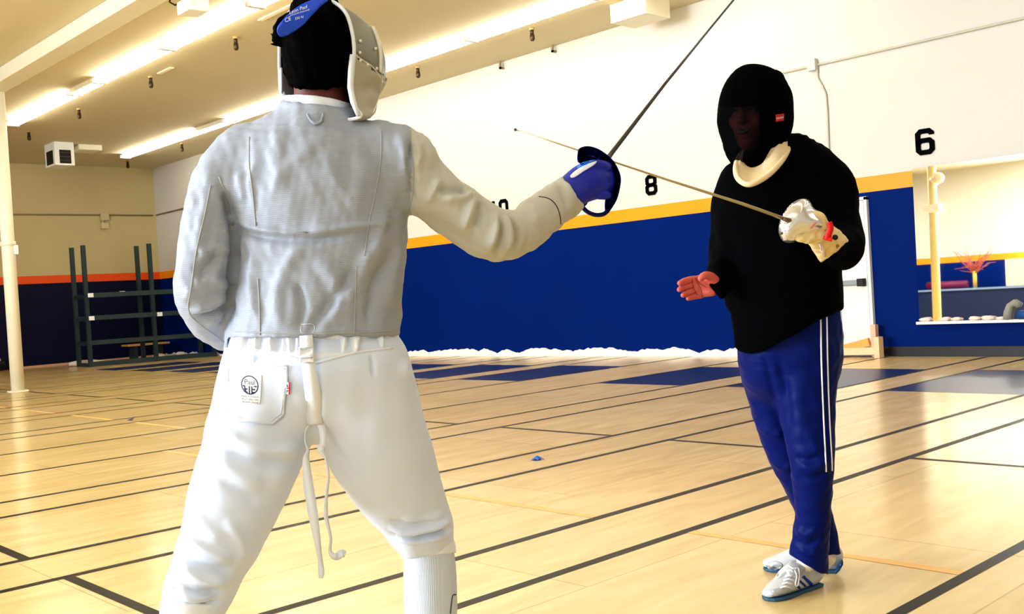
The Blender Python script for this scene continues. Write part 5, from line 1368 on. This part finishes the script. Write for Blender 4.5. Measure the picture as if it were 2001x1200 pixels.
# cream glove with a wide gauntlet
cg = Solid()
cg.add(Tube([(1566, 436, 3.135, 22), (1582, 442, 3.15, 27, .85), (1598, 454, 3.19, 27), (1610, 466, 3.24, 30), (1622, 480, 3.29, 33, .9), (1629, 490, 3.32, 34, .9)]))
for row in ([(1578, 452, 3.13, 9), (1572, 464, 3.115, 8.5), (1563, 466, 3.11, 8), (1556, 460, 3.115, 7)], [(1590, 454, 3.14, 9.5), (1586, 466, 3.12, 9), (1576, 468, 3.115, 8), (1568, 464, 3.12, 7)], [(1602, 452, 3.15, 9.5), (1600, 464, 3.13, 9), (1592, 468, 3.125, 8), (1584, 466, 3.125, 7)]):
    cg.add(Tube(row), .004)
cg.add(Tube([(1606, 448, 3.15, 10), (1610, 436, 3.13, 9), (1604, 424, 3.12, 8), (1594, 418, 3.12, 7)]), .006)
cg.keep(lambda p: (((pxpy(p)[0] - 1632) * .62 + (pxpy(p)[1] - 492) * .78) * 3.3 / F).astype(np.float32), .004)
V, Q = extract(cg, .003)
V = folds(V, Q, [([(1592, 478), (1612, 474), (1630, 470)], 3, -.005), ([(1604, 500), (1612, 488), (1620, 470)], 3, .004), ([(1610, 498), (1622, 485), (1634, 478)], 2.5, -.005), ([(1584, 468), (1596, 474), (1606, 470)], 2.5, -.005), ([(1596, 454), (1600, 466)], 2, -.004), ([(1616, 480), (1626, 476)], 3, .005)])
V = rumple(V, Q, .0016, 90, 4)
cgb = bvh_of(V, Q)
cgo = person_mesh('fencing_glove', (V, Q), m_cglove, coach, label='worn cream sabre glove with a flared gauntlet')
patch('gauntlet_strap', [(1601, 474), (1606, 473), (1611, 488), (1614, 502), (1609, 502), (1605, 490)], cgb, mat('pinkish_white_strap', (238, 224, 222), .6), cgo, off=.003, thick=.003, step=4, default=3.2)
patch('glove_stain', outline([(1634, 478), (1640, 479), (1639, 486), (1635, 486)], 2), cgb, mat('brown_stain', (150, 116, 50), .7), cgo, off=.001, thick=.0006, step=3, default=3.25)

# ------------------------------------------------------------------ the coach's sabre
m_silv = mat('polished_silver_guard', (235, 236, 240), .2, .75, var=.05, vscale=20, bump=.08, bscale=30, bdist=.004)
m_bl2 = mat('tarnished_blade_steel', (170, 160, 128), .3, .9)
sc_ = thing('sabre', 'sabre with a polished silver guard and thin blade held low by the coach in black', 'sabre', tuple(at(1560, 432, 3.1)))
gp = outline([(1521, 449), (1524, 432), (1532, 415), (1545, 399), (1560, 390), (1573, 388), (1583, 394), (1589, 405), (1598, 412), (1610, 420), (1619, 433), (1621, 440), (1612, 447), (1598, 455), (1583, 460), (1568, 463), (1555, 471), (1543, 475), (1531, 472), (1524, 462)], 3)
P2, T2 = fill(gp, 4)
def gz2(x, y):
    dmin = np.sqrt(((gp - np.array([x, y])) ** 2).sum(1)).min()
    return 3.135 + (x - 1560) * .0004 - .052 * math.sqrt(max(0, 1 - (1 - min(dmin / 34, 1)) ** 2))
o = mk('guard', np.array([at(x, y, gz2(x, y)) for x, y in P2]), T2, m_silv, sc_, True, label='dented silver bell guard')
s_ = o.modifiers.new('thick', 'SOLIDIFY'); s_.thickness = .002; s_.offset = 1
gd = gz2(1538, 430) 
mb = MB(); mb.tube([at(1544, 431.5, gd + .004), at(1536, 429, gd - .012), at(1530, 427.5, gd - .014)], [.008, .0072, .006], 8); mb.build('blade_collar', mat('dull_brown_steel', (120, 100, 84), .4, .7), sc_, True)
mb = MB(); mb.tube([at(1537, 429.3, gd - .012), at(1450, 398, 3.07), at(1300, 350, 3.06), at(1150, 300, 3.06), at(1010, 254.5, 3.06)], [.006, .005, .0035, .0026, .002], 8); mb.build('blade', m_bl2, sc_, True, label='thin steel blade')
mb = MB(); mb.ball(at(1007, 253.5, 3.06), .0045, 10, 8); mb.build('blade_tip', mat('dark_tip', (60, 58, 56), .5), sc_, True)
mb = MB(); mb.tube([at(1548, 432, 3.115), at(1580, 440, 3.13), at(1612, 446, 3.14)], [.010, .012, .010], 12); mb.build('grip', m_black, sc_, True)
m_red = mat('red_plastic_pad', (214, 12, 24), .45)
ribbon('red_socket_strap', [(1620, 434, 3.085, 11, 0), (1623, 446, 3.085, 11, 0), (1619, 458, 3.09, 12, 0), (1617, 469, 3.095, 13, 0)], m_red, sc_, .006)
ribbon('red_socket_strap', [(1609, 464, 3.10, 7, 0), (1616, 466, 3.095, 8, 0), (1626, 468, 3.09, 8, 0)], m_red, sc_, .006)
mb = MB(); mb.tube([at(1632, 464, 3.14), at(1632, 464, 3.10)], .0085, 14); mb.build('pommel', m_black, sc_, True)
c = at(1527, 456, gz2(1527, 456) - .002); mb = MB(); mb.ball(c, .0045, 10, 8); mb.build('guard_screw', m_steel, sc_, True)
# ------------------------------------------------------------------ light
def area(name, loc, rot, sx, sy, power, color):
    l = bpy.data.lights.new(name, 'AREA'); l.shape = 'RECTANGLE'; l.size = sx; l.size_y = sy; l.energy = power; l.color = color
    o = bpy.data.objects.new(name, l); COL.objects.link(o); o.location = loc; o.rotation_euler = rot
    return o
# window daylight from the hall side behind the camera, then an added fill light
area('daylight_and_fill', (-9.0, -8.8, 2.7), (R(90), 0, 0), 6.5, 3.2, 2150, (0.74, 0.85, 1.0))
area('daylight_and_fill', (3.0, -8.8, 2.7), (R(90), 0, 0), 7.0, 3.0, 260, (0.80, 0.90, 1.0))  # added unseen fill for the camera side
# the rows of ceiling lights over the near half of the hall
for y in (3.4, -0.3, -4.0):
    area('ceiling_row_and_fill', (-4.0, y, 5.05), (0, 0, 0), 22.0, 0.3, 75, (1.0, 0.97, 0.92))
area('ceiling_row_and_fill', (-1.0, A_, 5.05), (0, 0, 0), 11.0, 0.3, 75, (1.0, 0.97, 0.92))
area('ceiling_row_and_fill', (1.0, B_, 5.05), (0, 0, 0), 10.0, 0.3, 75, (1.0, 0.97, 0.92))
area('ceiling_row_and_fill', (-14.5, -5.0, 5.05), (0, 0, 0), 9.0, 1.2, 420, (1.0, 0.98, 0.95))  # added unseen lamp to brighten the wall that the mirror shows
w = bpy.data.worlds.new('world'); scene.world = w; w.use_nodes = True
w.node_tree.nodes['Background'].inputs['Color'].default_value = (0.9, 0.92, 1.0, 1); w.node_tree.nodes['Background'].inputs['Strength'].default_value = 0.3
scene.view_settings.view_transform = 'Standard'
scene.view_settings.look = 'Medium High Contrast'
scene.view_settings.exposure = 0.15
scene.cycles.use_denoising = True
scene.cycles.max_bounces = 8
